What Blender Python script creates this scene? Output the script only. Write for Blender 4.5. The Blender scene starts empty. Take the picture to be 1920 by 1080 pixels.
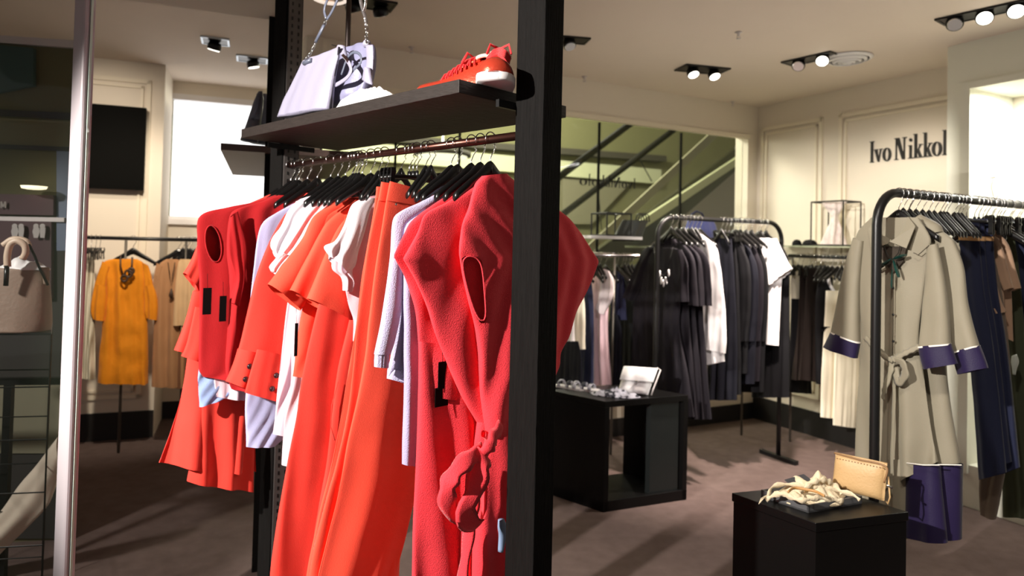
import bpy, bmesh, math, random
from mathutils import Vector, Matrix, noise
random.seed(7)
scene = bpy.context.scene
COL = scene.collection
R_ = math.radians
# ---------------------------------------------------------------- camera (24 mm lens, hand held, slightly rolled)
FPX, CX, CY = 1280.0, 960.0, 430.0
CAM = Vector((0, 0, 1.5))
ROT = (Matrix.Rotation(R_(90 + 1.3), 3, 'X') @ Matrix.Rotation(R_(1.35), 3, 'Z'))
cd = bpy.data.cameras.new('camera'); cam = bpy.data.objects.new('camera', cd); COL.objects.link(cam)
cam.matrix_world = Matrix.Translation(CAM) @ ROT.to_4x4()
cd.sensor_width = 36; cd.lens = FPX * 36 / 1920
cd.shift_y = -(540 - CY) / 1920
cd.dof.use_dof = True; cd.dof.focus_distance = 1.85; cd.dof.aperture_fstop = 2.8
cd.clip_start = 0.05
scene.camera = cam
# ---------------------------------------------------------------- view, world, lights
scene.view_settings.view_transform = 'Standard'
scene.view_settings.look = 'None'
scene.view_settings.gamma = 1
scene.view_settings.use_curve_mapping = False
scene.view_settings.exposure = 0.0
w = bpy.data.worlds.new('world'); scene.world = w; w.use_nodes = True
w.node_tree.nodes['Background'].inputs[0].default_value = (0.75, 0.72, 0.68, 1)
w.node_tree.nodes['Background'].inputs[1].default_value = 0.45

def lamp(name, kind, loc, target, energy, col=(1, .93, .84), size=.05, angle=60, blend=.5, sx=None, sy=None):
    l = bpy.data.lights.new(name, kind); l.energy = energy; l.color = col
    if kind == 'SPOT':
        l.spot_size = R_(angle); l.spot_blend = blend; l.shadow_soft_size = size
    elif kind == 'AREA':
        l.shape = 'RECTANGLE'; l.size = sx; l.size_y = sy
    else:
        l.shadow_soft_size = size
    o = bpy.data.objects.new(name, l); COL.objects.link(o); o.location = loc
    if target is not None:
        o.rotation_euler = (Vector(target) - Vector(loc)).to_track_quat('-Z', 'Y').to_euler()
    return o
CEIL = 2.8
lamp('key_spot', 'SPOT', (-2.32, -0.18, 2.6), (-0.3, 2.05, 1.2), 1250, (1, .95, .88), .035, 50, .3)
lamp('floor_spot', 'SPOT', (1.5, 3.9, 2.7), (1.38, 5.0, 0), 640, (1, .86, .76), .06, 62, .8)
lamp('table_spot', 'SPOT', (1.2, 1.2, 2.7), (1.3, 2.45, .6), 50, (1, .92, .8), .05, 45, .6)
lamp('coat_spot', 'SPOT', (0.7, 1.3, 2.7), (1.75, 2.7, 1.2), 75, (1, .92, .82), .05, 50, .5)
lamp('middle_rack_spot', 'SPOT', (.9, 2.4, 2.7), (1.3, 4.1, 1.2), 85, (1, .92, .88), .05, 50, .5)
lamp('sign_wall_spot', 'SPOT', (1.75, 4.3, 2.7), (2.85, 4.8, 1.6), 50, (1, .88, .72), .06, 70, .9)
lamp('far_corner_spot', 'SPOT', (1.3, 4.9, 2.7), (2.3, 5.6, 1.3), 28, (1, .88, .72), .06, 80, .9)
lamp('mustard_spot', 'SPOT', (-1.9, 3.4, 2.7), (-2.9, 5.1, 1.2), 200, (1, .86, .68), .06, 60, .7)
lamp('ceiling_fill', 'AREA', (1.6, 3.4, 2.0), (1.6, 3.4, 3), 7, (1, .92, .82), sx=2.6, sy=3.0)  # unseen upward panel added to brighten the ceiling, no fixture there
lamp('ceiling_fill_left', 'AREA', (-1.9, 3.7, 2.05), (-1.9, 3.7, 3), .8, (1, .9, .82), sx=1.6, sy=1.6)  # smaller added uplight for the ceiling at left, also without a fixture
lamp('tote_fill_spot', 'SPOT', (-3.0, 1.0, 2.6), (-2.15, 2.75, 1.15), 330, (1, .96, .88), .1, 50, .6)  # fill light added for the tote and the area behind the left glass
lamp('left_wall_spot', 'SPOT', (-2.6, 4.0, 2.7), (-3.2, 5.4, 1.6), 40, (1, .86, .7), .06, 90, .9)

# ---------------------------------------------------------------- pixel <-> world helpers
def ray(x, y):
    return ROT @ Vector(((x - CX) / FPX, -(y - CY) / FPX, -1))
def on_z(x, y, z):
    d = ray(x, y); return CAM + d * ((z - CAM.z) / d.z)
def on_plane(x, y, P, n):
    d = ray(x, y); n = Vector(n); return CAM + d * ((Vector(P) - CAM).dot(n) / d.dot(n))
def at_y(x, y, Y):
    d = ray(x, y); return CAM + d * (Y / d.y)
def proj(p):
    q = ROT.transposed() @ (Vector(p) - CAM)
    return (CX + FPX * q.x / -q.z, CY - FPX * q.y / -q.z)
def on_line_x(A, B, px):
    lo, hi = -3.0, 4.0
    s = 1 if proj(A + (B - A) * .9)[0] > proj(A)[0] else -1
    # stay in front of the camera
    while (A + (B - A) * lo).y < .3: lo += .05
    while (A + (B - A) * hi).y < .3: hi -= .05
    for _ in range(50):
        m = (lo + hi) / 2
        if (proj(A + (B - A) * m)[0] - px) * s < 0: lo = m
        else: hi = m
    return A + (B - A) * lo

# ---------------------------------------------------------------- materials
def srgb(c):
    return tuple((v / 255 / 12.92 if v / 255 <= .04045 else ((v / 255 + .055) / 1.055) ** 2.4) for v in c)
_M = {}
def mat(name, c, rough=.6, metal=0, bump=0, bscale=200, var=0, vscale=6, spec=.5, emit=None, es=1, alpha=1, trans=0, sheen=0, stretch=None, coat=0):
    if name in _M: return _M[name]
    m = bpy.data.materials.new(name); m.use_nodes = True; nt = m.node_tree
    b = nt.nodes['Principled BSDF']; col = srgb(c)
    b.inputs['Base Color'].default_value = (*col, 1); b.inputs['Roughness'].default_value = rough
    b.inputs['Metallic'].default_value = metal; b.inputs['Specular IOR Level'].default_value = spec
    b.inputs['Alpha'].default_value = alpha; b.inputs['Transmission Weight'].default_value = trans
    if sheen: b.inputs['Sheen Weight'].default_value = sheen; b.inputs['Sheen Roughness'].default_value = .4
    if coat: b.inputs['Coat Weight'].default_value = coat
    if emit: b.inputs['Emission Color'].default_value = (*srgb(emit), 1); b.inputs['Emission Strength'].default_value = es
    tc = None
    if bump or var:
        tc = nt.nodes.new('ShaderNodeTexCoord'); mp = nt.nodes.new('ShaderNodeMapping')
        nt.links.new(tc.outputs['Object'], mp.inputs['Vector'])
        if stretch: mp.inputs['Scale'].default_value = stretch
    if var:
        n = nt.nodes.new('ShaderNodeTexNoise'); n.inputs['Scale'].default_value = vscale; n.inputs['Detail'].default_value = 4
        nt.links.new(mp.outputs[0], n.inputs['Vector'])
        mx = nt.nodes.new('ShaderNodeMix'); mx.data_type = 'RGBA'
        mx.inputs[6].default_value = (*[v * (1 - var) for v in col], 1); mx.inputs[7].default_value = (*[min(1, v * (1 + var)) for v in col], 1)
        nt.links.new(n.outputs[0], mx.inputs[0]); nt.links.new(mx.outputs[2], b.inputs['Base Color'])
    if bump:
        n2 = nt.nodes.new('ShaderNodeTexNoise'); n2.inputs['Scale'].default_value = bscale; n2.inputs['Detail'].default_value = 3
        nt.links.new(mp.outputs[0], n2.inputs['Vector'])
        bp = nt.nodes.new('ShaderNodeBump'); bp.inputs['Strength'].default_value = bump; bp.inputs['Distance'].default_value = .004
        nt.links.new(n2.outputs[0], bp.inputs['Height']); nt.links.new(bp.outputs[0], b.inputs['Normal'])
    _M[name] = m
    return m
def fab(name, c, rough=.75, **k):
    k.setdefault('bump', .25); k.setdefault('bscale', 420); k.setdefault('var', .05); k.setdefault('spec', .2); k.setdefault('sheen', .15)
    return mat(name, c, rough, **k)

# ---------------------------------------------------------------- mesh helpers
class MB:
    def __init__(s): s.v = []; s.f = []
    def add(s, vs, fs):
        k = len(s.v); s.v += [Vector(p) for p in vs]; s.f += [tuple(i + k for i in f) for f in fs]; return s
    def box(s, o, a, b, c):
        """o = corner, a b c = edge vectors"""
        o, a, b, c = Vector(o), Vector(a), Vector(b), Vector(c)
        vs = [o, o + a, o + a + b, o + b, o + c, o + a + c, o + a + b + c, o + b + c]
        fs = [(0, 3, 2, 1), (4, 5, 6, 7), (0, 1, 5, 4), (1, 2, 6, 5), (2, 3, 7, 6), (3, 0, 4, 7)]
        if a.cross(b).dot(c) < 0: fs = [tuple(reversed(f)) for f in fs]
        return s.add(vs, fs)
    def cbox(s, c, ax, ay, az, hx, hy, hz):
        c = Vector(c); ax, ay, az = Vector(ax), Vector(ay), Vector(az)
        return s.box(c - ax * hx - ay * hy - az * hz, ax * 2 * hx, ay * 2 * hy, az * 2 * hz)
    def rings(s, rs, cap=True, closed=False):
        n = len(rs[0]); vs = [p for r in rs for p in r]; fs = []
        m = len(rs)
        for i in range(m if closed else m - 1):
            for j in range(n):
                a = i * n + j; b = i * n + (j + 1) % n; c = ((i + 1) % m) * n + (j + 1) % n; d = ((i + 1) % m) * n + j
                fs.append((a, b, c, d))
        if cap and not closed:
            fs.append(tuple(range(n - 1, -1, -1))); fs.append(tuple((m - 1) * n + j for j in range(n)))
        return s.add(vs, fs)
    def tube(s, pts, r, n=8, closed=False, flat=1.0, up=None):
        pts = [Vector(p) for p in pts]; m = len(pts); rs = []
        prev = None
        for i, p in enumerate(pts):
            if closed: t = pts[(i + 1) % m] - pts[i - 1]
            else: t = pts[min(i + 1, m - 1)] - pts[max(i - 1, 0)]
            t.normalize()
            if prev is None:
                ref = Vector(up) if up else (Vector((0, 0, 1)) if abs(t.z) < .9 else Vector((1, 0, 0)))
            else: ref = prev
            x = (ref - t * ref.dot(t)).normalized(); y = t.cross(x); prev = x
            rr = r[i] if isinstance(r, (list, tuple)) else r
            rs.append([p + x * rr * math.cos(2 * math.pi * k / n) + y * rr * flat * math.sin(2 * math.pi * k / n) for k in range(n)])
        return s.rings(rs, closed=closed)
    def lathe(s, c, prof, n=24, ax=(1, 0, 0), ay=(0, 1, 0), az=(0, 0, 1)):
        c = Vector(c); ax, ay, az = Vector(ax), Vector(ay), Vector(az)
        rs = [[c + az * z + (ax * math.cos(2 * math.pi * k / n) + ay * math.sin(2 * math.pi * k / n)) * r for k in range(n)] for r, z in prof]
        return s.rings(rs)
    def build(s, name, m, parent=None, smooth=False, bevel=0, loc=None):
        me = bpy.data.meshes.new(name)
        if loc is None: loc = parent_loc(parent) if parent else (sum(s.v, Vector()) / max(1, len(s.v)))
        loc = Vector(loc)
        me.from_pydata([p - loc for p in s.v], [], s.f)
        me.validate()
        if m: me.materials.append(m)
        o = bpy.data.objects.new(name, me); COL.objects.link(o)
        if smooth:
            for p in me.polygons: p.use_smooth = True
        if parent:
            o.parent = parent; o.location = (0, 0, 0)
        else: o.location = loc
        if bevel:
            bv = o.modifiers.new('bevel', 'BEVEL'); bv.width = bevel; bv.segments = 2; bv.limit_method = 'ANGLE'
        return o
def parent_loc(p):
    l = Vector((0, 0, 0))
    while p: l += p.location; p = p.parent
    return l
def tag(o, label, cat, group=None):
    o['label'] = label; o['category'] = cat
    if group: o['group'] = group
    return o
def thing(name, label, cat, loc, group=None):
    o = bpy.data.objects.new(name, None); COL.objects.link(o); o.location = loc; o.empty_display_size = .05
    return tag(o, label, cat, group)
def struct(o): o['kind'] = 'structure'; return o
Z = Vector((0, 0, 1))
def catmull(pts, m):
    """resample a list of equal-length tuples to m rows, smooth, by arc length"""
    n = len(pts)
    if n == 2: return [tuple(a + (b - a) * i / (m - 1) for a, b in zip(pts[0], pts[1])) for i in range(m)]
    L = [0]
    for i in range(1, n): L.append(L[-1] + max(1e-5, math.sqrt(sum((a - b) ** 2 for a, b in zip(pts[i], pts[i - 1])))))
    out = []
    for k in range(m):
        t = L[-1] * k / (m - 1); i = 0
        while i < n - 2 and t > L[i + 1]: i += 1
        u = (t - L[i]) / (L[i + 1] - L[i]); u = min(max(u, 0), 1)
        h = L[i + 1] - L[i]; res = []
        for c in range(len(pts[0])):
            p1, p2 = pts[i][c], pts[i + 1][c]
            m1 = (p2 - pts[i - 1][c]) / (L[i + 1] - L[i - 1]) * h if i > 0 else (p2 - p1)
            m2 = (pts[i + 2][c] - p1) / (L[i + 2] - L[i]) * h if i < n - 2 else (p2 - p1)
            u2, u3 = u * u, u * u * u
            res.append((2 * u3 - 3 * u2 + 1) * p1 + (u3 - 2 * u2 + u) * m1 + (-2 * u3 + 3 * u2) * p2 + (u3 - u2) * m2)
        out.append(tuple(res))
    return out

class Plane:
    """vertical plane a garment hangs in: P on the rail, v along the hanger, n towards the viewer"""
    def __init__(s, P, v, n): s.P = Vector(P); s.v = Vector(v).normalized(); s.n = Vector(n).normalized()
    def az(s, px, py, off=0):
        q = on_plane(px, py, s.P + s.n * off, s.n) - s.P
        return (q.dot(s.v), q.z + s.P.z)
    def w(s, a, z, b=0):
        p = s.P + s.v * a + s.n * b; return Vector((p.x, p.y, z))

def inside(q, poly):
    r = False; n = len(poly)
    for i in range(n):
        (x1, y1), (x2, y2) = poly[i], poly[i - 1]
        if (y1 > q[1]) != (y2 > q[1]) and q[0] < (x2 - x1) * (q[1] - y1) / (y2 - y1) + x1: r = not r
    return r
def snap_px(p, poly):
    q = proj(p); best = None
    for i in range(len(poly)):
        (x1, y1), (x2, y2) = poly[i - 1], poly[i]; L = (x2 - x1) ** 2 + (y2 - y1) ** 2 + 1e-9
        t = min(1, max(0, ((q[0] - x1) * (x2 - x1) + (q[1] - y1) * (y2 - y1)) / L)); x, y = x1 + t * (x2 - x1), y1 + t * (y2 - y1)
        d = (x - q[0]) ** 2 + (y - q[1]) ** 2
        if best is None or d < best[0]: best = (d, x, y)
    return CAM + ray(best[1], best[2]).normalized() * (p - CAM).length
def cloth(name, parent, pl, rows, m, t=(.02, .03), amp=(.002, .01), lam=.06, off=0, M=44, N=64, wr=.003, px=True,
          mirror=False, seed=0, caps=False, hole=None, pxhole=None, edge=.8, hem=.0, kind=None):
    """tube of cloth lofted through rows of (left edge, right edge) points that lie in the plane pl.
    px rows: (xl,yl,xr,yr) ; mirror px rows: (xl,yl) ; metric rows: (al,zl,ar,zr)"""
    rnd = random.Random(seed + len(name) * 13)
    conv = []
    for r in rows:
        if px:
            l = pl.az(r[0], r[1], off)
            if mirror: q = (-l[0], l[1])
            else: q = pl.az(r[2], r[3], off)
            conv.append((*l, *q))
        else:
            if mirror: conv.append((r[0], r[1], -r[0], r[1]))
            else: conv.append(tuple(r))
    rr = catmull(conv, M)
    P1 = [(rnd.uniform(.7, 1.5), rnd.uniform(0, 6.28), rnd.uniform(-4, 4)) for _ in range(4)]
    P2 = [(rnd.uniform(.7, 1.5), rnd.uniform(0, 6.28), rnd.uniform(-4, 4)) for _ in range(4)]
    vs = []
    for i, (al, zl, ar, zr) in enumerate(rr):
        f = i / (M - 1)
        tt = t[0] + (t[1] - t[0]) * f; aa = amp[0] + (amp[1] - amp[0]) * f
        ma, mz, ha, hz = (al + ar) / 2, (zl + zr) / 2, (ar - al) / 2, (zr - zl) / 2
        L = 2 * math.hypot(ha, hz)
        tt = min(tt, L * .5)
        for j in range(N):
            th = 2 * math.pi * j / N
            c, s_ = math.cos(th), math.sin(th)
            sh = math.copysign(abs(s_) ** edge, s_)
            x = c * L / 2
            Ps = P1 if s_ > 0 else P2
            fo = sum(math.sin(x / (lam * k) * 6.28 + ph + dr * mz) for k, ph, dr in Ps) / 4
            fo2 = math.sin(x / (lam * .8) * 6.28 + Ps[0][1] + 1.3 + Ps[1][2] * mz)
            env = abs(s_) ** .4
            b = tt * sh + aa * fo * 1.7 * env
            cc = c + (aa * .35 * fo2 / max(L, .02)) * abs(s_)
            a = ma + ha * cc; z = mz + hz * cc
            if hem: z += hem * fo * max(0, f - .8) * 5
            p = pl.w(a, z, off + b)
            if wr:
                nv = noise.noise_vector(p * 9 + Vector((seed * 3.1, 0, 0))) * wr + noise.noise_vector(Vector((p.x * 26, p.y * 26, p.z * 14))) * wr * .35
                p += nv * env
            vs.append(p)
    fs = []; cut = set()
    for i in range(M - 1):
        for j in range(N):
            a, b = i * N + j, i * N + (j + 1) % N
            c, d = (i + 1) * N + (j + 1) % N, (i + 1) * N + j
            if hole:
                th = 2 * math.pi * (j + .5) / N; skip = False
                for (i0, i1, j0, j1) in hole:
                    ff = (i + .5) / (M - 1); jj = (j + .5) / N
                    u = (ff - (i0 + i1) / 2) / ((i1 - i0) / 2); w_ = (jj - (j0 + j1) / 2) / ((j1 - j0) / 2)
                    if u * u + w_ * w_ < 1: skip = True
                if skip: continue
            if pxhole and math.sin(2 * math.pi * (j + .5) / N) > 0:
                q = proj((vs[a] + vs[b] + vs[c] + vs[d]) / 4)
                if inside(q, pxhole): cut |= {a, b, c, d}; continue
            fs.append((a, b, c, d))
    if cut:
        used = {i for f in fs for i in f}
        for i in cut & used:
            vs[i] = snap_px(vs[i], pxhole)
    if caps: fs.append(tuple(range(N - 1, -1, -1))); fs.append(tuple((M - 1) * N + j for j in range(N)))
    mb = MB(); mb.add(vs, fs)
    o = mb.build(name, m, parent, smooth=True)
    if pxhole:
        front = [(proj(p), p) for p in vs[:M * N]]
        pts = []
        for (x, y) in pxhole:
            c_ = sorted(((q[0] - x) ** 2 + (q[1] - y) ** 2, (p - CAM).length) for q, p in front)[:10]
            dd = min(k[1] for k in c_); r_ = ray(x, y).normalized(); pts.append(CAM + r_ * (dd - .001))
        for _ in range(2): pts = [(pts[i - 1] + pts[i] * 2 + pts[(i + 1) % len(pts)]) / 4 for i in range(len(pts))]
        MB().tube([Vector(p) for p in catmull([tuple(p) for p in pts + pts[:1]], 60)][:-1], .0022, 6, closed=True).build('opening_hem', m, parent, True)
    return o
# ================================================================ materials of the place
m_ceil = mat('ceiling_paint', (222, 208, 194), .9, var=.02)
m_wall = mat('cream_wall', (222, 212, 196), .85, var=.02)
m_wall2 = mat('pale_wall', (222, 222, 208), .85, var=.02)
m_trim = mat('moulding', (228, 218, 198), .7)
m_base = mat('black_baseboard', (22, 19, 18), .6)
m_carpet = mat('carpet', (98, 83, 79), 1, bump=.8, bscale=260, var=.28, vscale=14, spec=.05)
m_blackwood = mat('black_oak', (15, 13, 12), .8, spec=.12, bump=.8, bscale=60, var=.7, vscale=30, stretch=(6, 6, .35))
m_shelfwood = mat('dark_oak_shelf', (40, 33, 30), .6, spec=.3, bump=.5, bscale=40, var=.35, vscale=24, stretch=(1, 1, 5))
m_blackmetal = mat('black_metal', (26, 25, 25), .35, metal=.3)
m_bronze = mat('bronze_rail', (92, 58, 50), .28, metal=.9)
m_chrome = mat('chrome', (215, 212, 210), .15, metal=1)
m_blackpl = mat('black_plastic', (16, 15, 15), .28)
m_blacklac = mat('black_lacquer', (9, 8, 8), .35, spec=.25)
m_white = mat('white_lacquer', (235, 232, 232), .4)
m_grey = mat('brushed_aluminium', (200, 192, 190), .45, metal=.25)
m_window = mat('daylight_window', (255, 255, 255), .5, emit=(250, 252, 255), es=1.6)
m_lampglow = mat('lamp_glow', (255, 255, 255), .5, emit=(255, 250, 235), es=6)
m_niche = mat('niche_white', (240, 242, 232), .8)
m_screen = mat('dark_screen', (10, 10, 9), .9, spec=.1)
def glass_mat(name, c, alpha, rough=.03):
    return mat(name, c, rough, alpha=alpha, spec=.5)
m_glass = glass_mat('greenish_glass', (120, 128, 96), .09)
m_joint = mat('dark_joint', (20, 19, 16), .9, spec=.1)
m_hallceil = mat('hall_ceiling', (150, 150, 110), .9)
# ================================================================ room shell
G1 = Vector((math.sin(R_(62.5)), math.cos(R_(62.5)), 0))      # along the back wall (to the right and away)
G2 = Vector((math.sin(R_(-27.5)), math.cos(R_(-27.5)), 0))    # along the right wall, away from the camera
mb = MB(); mb.box((-9, -3, -.1), (18, 0, 0), (0, 17, 0), (0, 0, .1)); struct(mb.build('floor', m_carpet))
K = on_z(1422, 201, CEIL); K.z = 0                            # corner of back and right walls
def H(p, z): return Vector((p.x, p.y, z))
# --- back wall: header above the glass, pier to the right of it, low wall behind
hb = at_y(1404, 252, K.y - .1).z
mb = MB()
back_len = (K - on_line_x(K, K - G1 * 3, 550)).length
mb.box(H(K, hb) - G1 * back_len, G1 * back_len, G2 * .15, Z * (CEIL - hb))
pier = .12
mb.box(H(K, 0) - G1 * pier, G1 * pier, G2 * .15, Z * hb)
mb.box(H(K, 0) - G1 * back_len, G1 * (back_len - pier), G2 * .15, Z * .32)
struct(mb.build('wall_back', m_wall))
mb = MB(); mb.box(H(K, 0) - G1 * back_len - G2 * .012, G1 * back_len, G2 * .012, Z * .14); struct(mb.build('baseboard_back', m_base))
mb = MB(); mb.box(H(K, hb - .035) - G1 * back_len - G2 * .02, G1 * (back_len - pier), G2 * .05, Z * .035)
struct(mb.build('trim_1', m_trim))
# glass panes with thin joints
gl0 = H(K, .32) - G1 * back_len + G2 * .06
L = back_len - pier
win = MB().box(gl0, G1 * L, G2 * .01, Z * (hb - .32 - .035)).build('window_1', m_glass); struct(win)
def gx(px):                                                   # distance along the glass for a picture column
    q = on_plane(px, 300, gl0, G2); return (q - gl0).dot(G1)
for px in (600, 740, 860, 1122, 1276):
    MB().box(gl0 + G1 * gx(px) - G2 * .006, G1 * .012, G2 * .022, Z * (hb - .36)).build('pane_joint', m_joint, win)
# --- right wall with panel mouldings
RW = 5.5
mb = MB(); mb.box(H(K, 0) - G2 * RW, G2 * (RW + .15), G1 * .15, Z * CEIL); struct(mb.build('wall_right', m_wall))
mb = MB(); mb.box(H(K, 0) - G2 * RW - G1 * .014, G2 * RW, G1 * .014, Z * .2); struct(mb.build('baseboard_right', m_base))
def rw(px, py=300):                                           # distance from the corner along the right wall
    q = on_plane(px, py, K, G1); return (K - q).dot(G2), q.z
def panel(n, x0, x1, z0, z1, base, d, nrm):
    mb = MB()
    for inset, ww in ((0, .03), (.05, .018)):
        a0, a1, b0, b1 = x0 + inset, x1 - inset, z0 + inset, z1 - inset
        for (p, q, hh, vv) in ((a0, b0, a1 - a0, ww), (a0, b1 - ww, a1 - a0, ww), (a0, b0, ww, b1 - b0), (a1 - ww, b0, ww, b1 - b0)):
            mb.box(base + d * p + Z * q, d * hh, nrm * .016, Z * vv)
    return struct(mb.build('trim_%d' % n, m_trim))
p0 = rw(1428)[0]; p1 = rw(1543)[0]; p2 = rw(1574)[0]
panel(2, p0, p1, .3, CEIL - .2, K, -G2, -G1)
panel(3, p2, p2 + 1.15, .3, CEIL - .2, K, -G2, -G1)
# --- projecting wall with a bright niche at far right
F0 = on_z(1777, 88, CEIL); F0.z = 0
q = F0 - K; back = q.dot(G1)                                   # how far it stands in front of the right wall
dF = (F0 - K).dot(-G2)
nx0 = (F0 - on_plane(1803, 300, F0, G1)).dot(G2); nx1 = (F0 - on_plane(1821, 300, F0, G1)).dot(G2)
zt = on_plane(1803, 158, F0, G1).z; zt2 = on_plane(1821, 167, F0, G1).z
depth = abs(back)
mb = MB()
mb.box(F0, -G2 * nx1, G1 * depth, Z * CEIL)
mb.box(F0 - G2 * nx1 + Z * zt2, -G2 * 2.0, G1 * depth, Z * (CEIL - zt2))
mb.box(F0 - G2 * nx1, -G2 * 2.0, G1 * depth, Z * .25)
mb.box(F0 - G2 * (nx1 + 1.1), -G2 * .9, G1 * depth, Z * CEIL)
struct(mb.build('wall_niche', m_wall2))
mb = MB()
mb.box(F0 - G2 * nx0 + Z * .2 - G1 * .02, -G2 * (nx1 - nx0), G1 * .02, Z * (zt - .2))
mb.box(F0 - G2 * nx1 + Z * zt2 - G1 * .02, -G2 * 1.15, G1 * .02, Z * (zt - zt2))
struct(mb.build('trim_4', m_wall2))
lamp('niche_lamp', 'AREA', F0 - G2 * (nx1 + .5) + G1 * .12 + Z * (zt2 - .02), F0 - G2 * (nx1 + .5) + G1 * .2, 28, (1, 1, .93), sx=.8, sy=.14)
# small metal hook rail inside the niche
t = thing('picture_hook', 'thin steel hanging hook inside the bright niche at far right', 'hook', F0 - G2 * (nx1 + .2) + G1 * .15 + Z * 1.8)
b0 = on_plane(1862, 335, F0 + G1 * .1, G1)
MB().tube([b0, b0 + Z * -.05 + G2 * .01, b0 - Z * .1, b0 - Z * .13 - G2 * .015, b0 - Z * .1 - G2 * .03], .004).build('hook', m_chrome, t, True)
MB().tube([b0 + G2 * .08, b0 - G2 * .04 + Z * .01], .004).build('crossbar', m_chrome, t, True)
for k, a in enumerate((1832, 1846, 1858)):
    q0 = on_plane(a, 240, F0 + G1 * (depth - .01), G1)
    struct(MB().box(q0 - Z * .9, G2 * .004, -G1 * .008, Z * .9).build('trim_%d' % (5 + k), m_wall2))

# --- left side: column with television, window wall
LD = Vector((math.sin(R_(69)), math.cos(R_(69)), 0)); LN = Vector((LD.y, -LD.x, 0))   # LN faces the viewer
C0 = on_z(311, 122, CEIL); C0.z = 0
mb = MB(); mb.box(C0, -LD * 3.2, -LN * .55, Z * CEIL); struct(mb.build('wall_left', m_wall))
mb = MB(); mb.box(C0 + LN * .014, -LD * 3.2, -LN * .014, Z * .2); struct(mb.build('baseboard_left', m_base))
def lw(px, py):
    q = on_plane(px, py, C0, LN); return (C0 - q).dot(LD), q.z
x_a = lw(283, 200)[0]; zt_ = lw(270, 150)[1]
def lpanel(n, x0, x1, z0, z1):
    return panel(n, x0, x1, z0, z1, C0, -LD, LN)
lpanel(8, x_a, x_a + 1.6, .3, zt_)
# window wall, further back
W0 = C0 - LN * .55
wz0 = on_plane(340, 412, W0, LN).z; wz1 = on_plane(400, 181, W0, LN).z
WE = on_line_x(W0, W0 + LD * 2, 541); wl = (WE - W0).length; wx1 = wl - .12
mb = MB(); mb.box(W0, LD * wl, -LN * .15, Z * wz0); mb.box(W0 + Z * wz1, LD * wl, -LN * .15, Z * (CEIL - wz1)); mb.box(W0 + LD * wx1, LD * .12, -LN * .15, Z * CEIL)
struct(mb.build('wall_window', m_wall))
mb = MB(); mb.box(W0 + Z * wz0 - LN * .1, LD * wx1, -LN * .02, Z * (wz1 - wz0)); wn = struct(mb.build('window_2', m_window))
mb = MB(); mb.box(W0 + Z * (wz0 - .04), LD * wx1, LN * .05, Z * .04); mb.box(W0 + Z * (wz0 + .0), LD * wx1, -LN * .09, Z * .03); mb.box(W0 + Z * (wz1 - .05), LD * wx1, -LN * .09, Z * .05)
mb.build('window_frame', m_white, wn)
mb = MB(); mb.box(W0 + LN * .012, LD * wl, -LN * .012, Z * .14); struct(mb.build('baseboard_window', m_base))
mb = MB(); mb.box(W0 + Z * .42 + LN * .03, LD * wl, -LN * .03, Z * .05); struct(mb.build('trim_9', m_white))
# side return closing the gap between window wall and glass wall
mb = MB(); mb.box(H(K, CEIL) + G2 * .15 - G1 * 9, G1 * 15, -G2 * 12, Z * .1); mb.box(H(K, CEIL) + G2 * .15 - G1 * back_len, -G1 * 8, G2 * 6, Z * .1); struct(mb.build('ceiling', m_ceil))
mb = MB(); mb.box(H(K, 4.6) - G1 * 9 + G2 * .1, G1 * 14, G2 * 3.8, Z * .1); struct(mb.build('ceiling_hall', m_hallceil))
E0 = H(K, 0) - G1 * back_len; E1 = W0 + LD * wl
mb = MB(); d = (E0 - E1); mb.box(E1, d, Vector((-d.y, d.x, 0)).normalized() * .1, Z * CEIL); struct(mb.build('wall_return', m_wall))
# lowered ceiling soffit at top left
S1 = on_z(521, 39, 2.52); S0 = on_z(175, -8, 2.52); sd = (S1 - S0).normalized(); sn = Vector((sd.y, -sd.x, 0))
mb = MB(); mb.box(S1, -sd * 3.6, sn * 1.1, Z * (CEIL - 2.52)); struct(mb.build('trim_10', m_wall))

# television
t0 = lw(277, 206); t1 = lw(150, 355)
Q = C0 - LD * t0[0]; tw = .8; th_ = t0[1] - lw(268, 358)[1]; zz = lw(268, 358)[1]
tv = thing('wall_television', 'large black flat screen mounted on the cream panelled wall', 'television', H(Q, zz) + LN * .05)
MB().box(H(Q, zz) + LN * .04, -LD * tw, LN * .045, Z * th_).build('casing', m_screen, tv, bevel=.004)
MB().box(H(Q, zz + .015) + LN * .086 - LD * .015, -LD * (tw - .03), LN * .002, Z * (th_ - .03)).build('screen', mat('screen_glass', (8, 8, 7), .9, spec=.1), tv)
MB().box(H(Q, zz + .1) - LD * .3, -LD * .2, LN * .045, Z * .2).build('wall_bracket', m_blackmetal, tv)

# ---------------------------------------------------------------- shop beyond the glass: escalator hall
m_hall = mat('hall_green_wall', (118, 116, 80), .9)
m_hall2 = mat('hall_dark_panel', (62, 58, 48), .8)
m_hallwhite = mat('hall_pale_band', (196, 198, 160), .8)
m_esc = mat('escalator_panel', (128, 124, 100), .6)
def hp(px, py, dd): return on_plane(px, py, gl0 + G2 * dd, G2)
def quadslab(name, pts, dd, th, m, parent=None):
    q = [hp(x, y, dd) for x, y in pts]; n = len(q)
    mb = MB(); mb.add(q + [p + G2 * th for p in q], [tuple(range(n)), tuple(range(2 * n - 1, n - 1, -1))] + [(i, i + n, (i + 1) % n + n, (i + 1) % n) for i in range(n)])
    return mb.build(name, m, parent)
mb = MB(); mb.box(H(K, -.0) - G1 * 9 + G2 * 3.6, G1 * 14, G2 * .1, Z * 4.6); struct(mb.build('wall_hall', m_hall))
struct(quadslab('trim_11', [(500, 250), (1240, 318), (1240, 345), (500, 285)], 3.4, .15, m_hallwhite))
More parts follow.
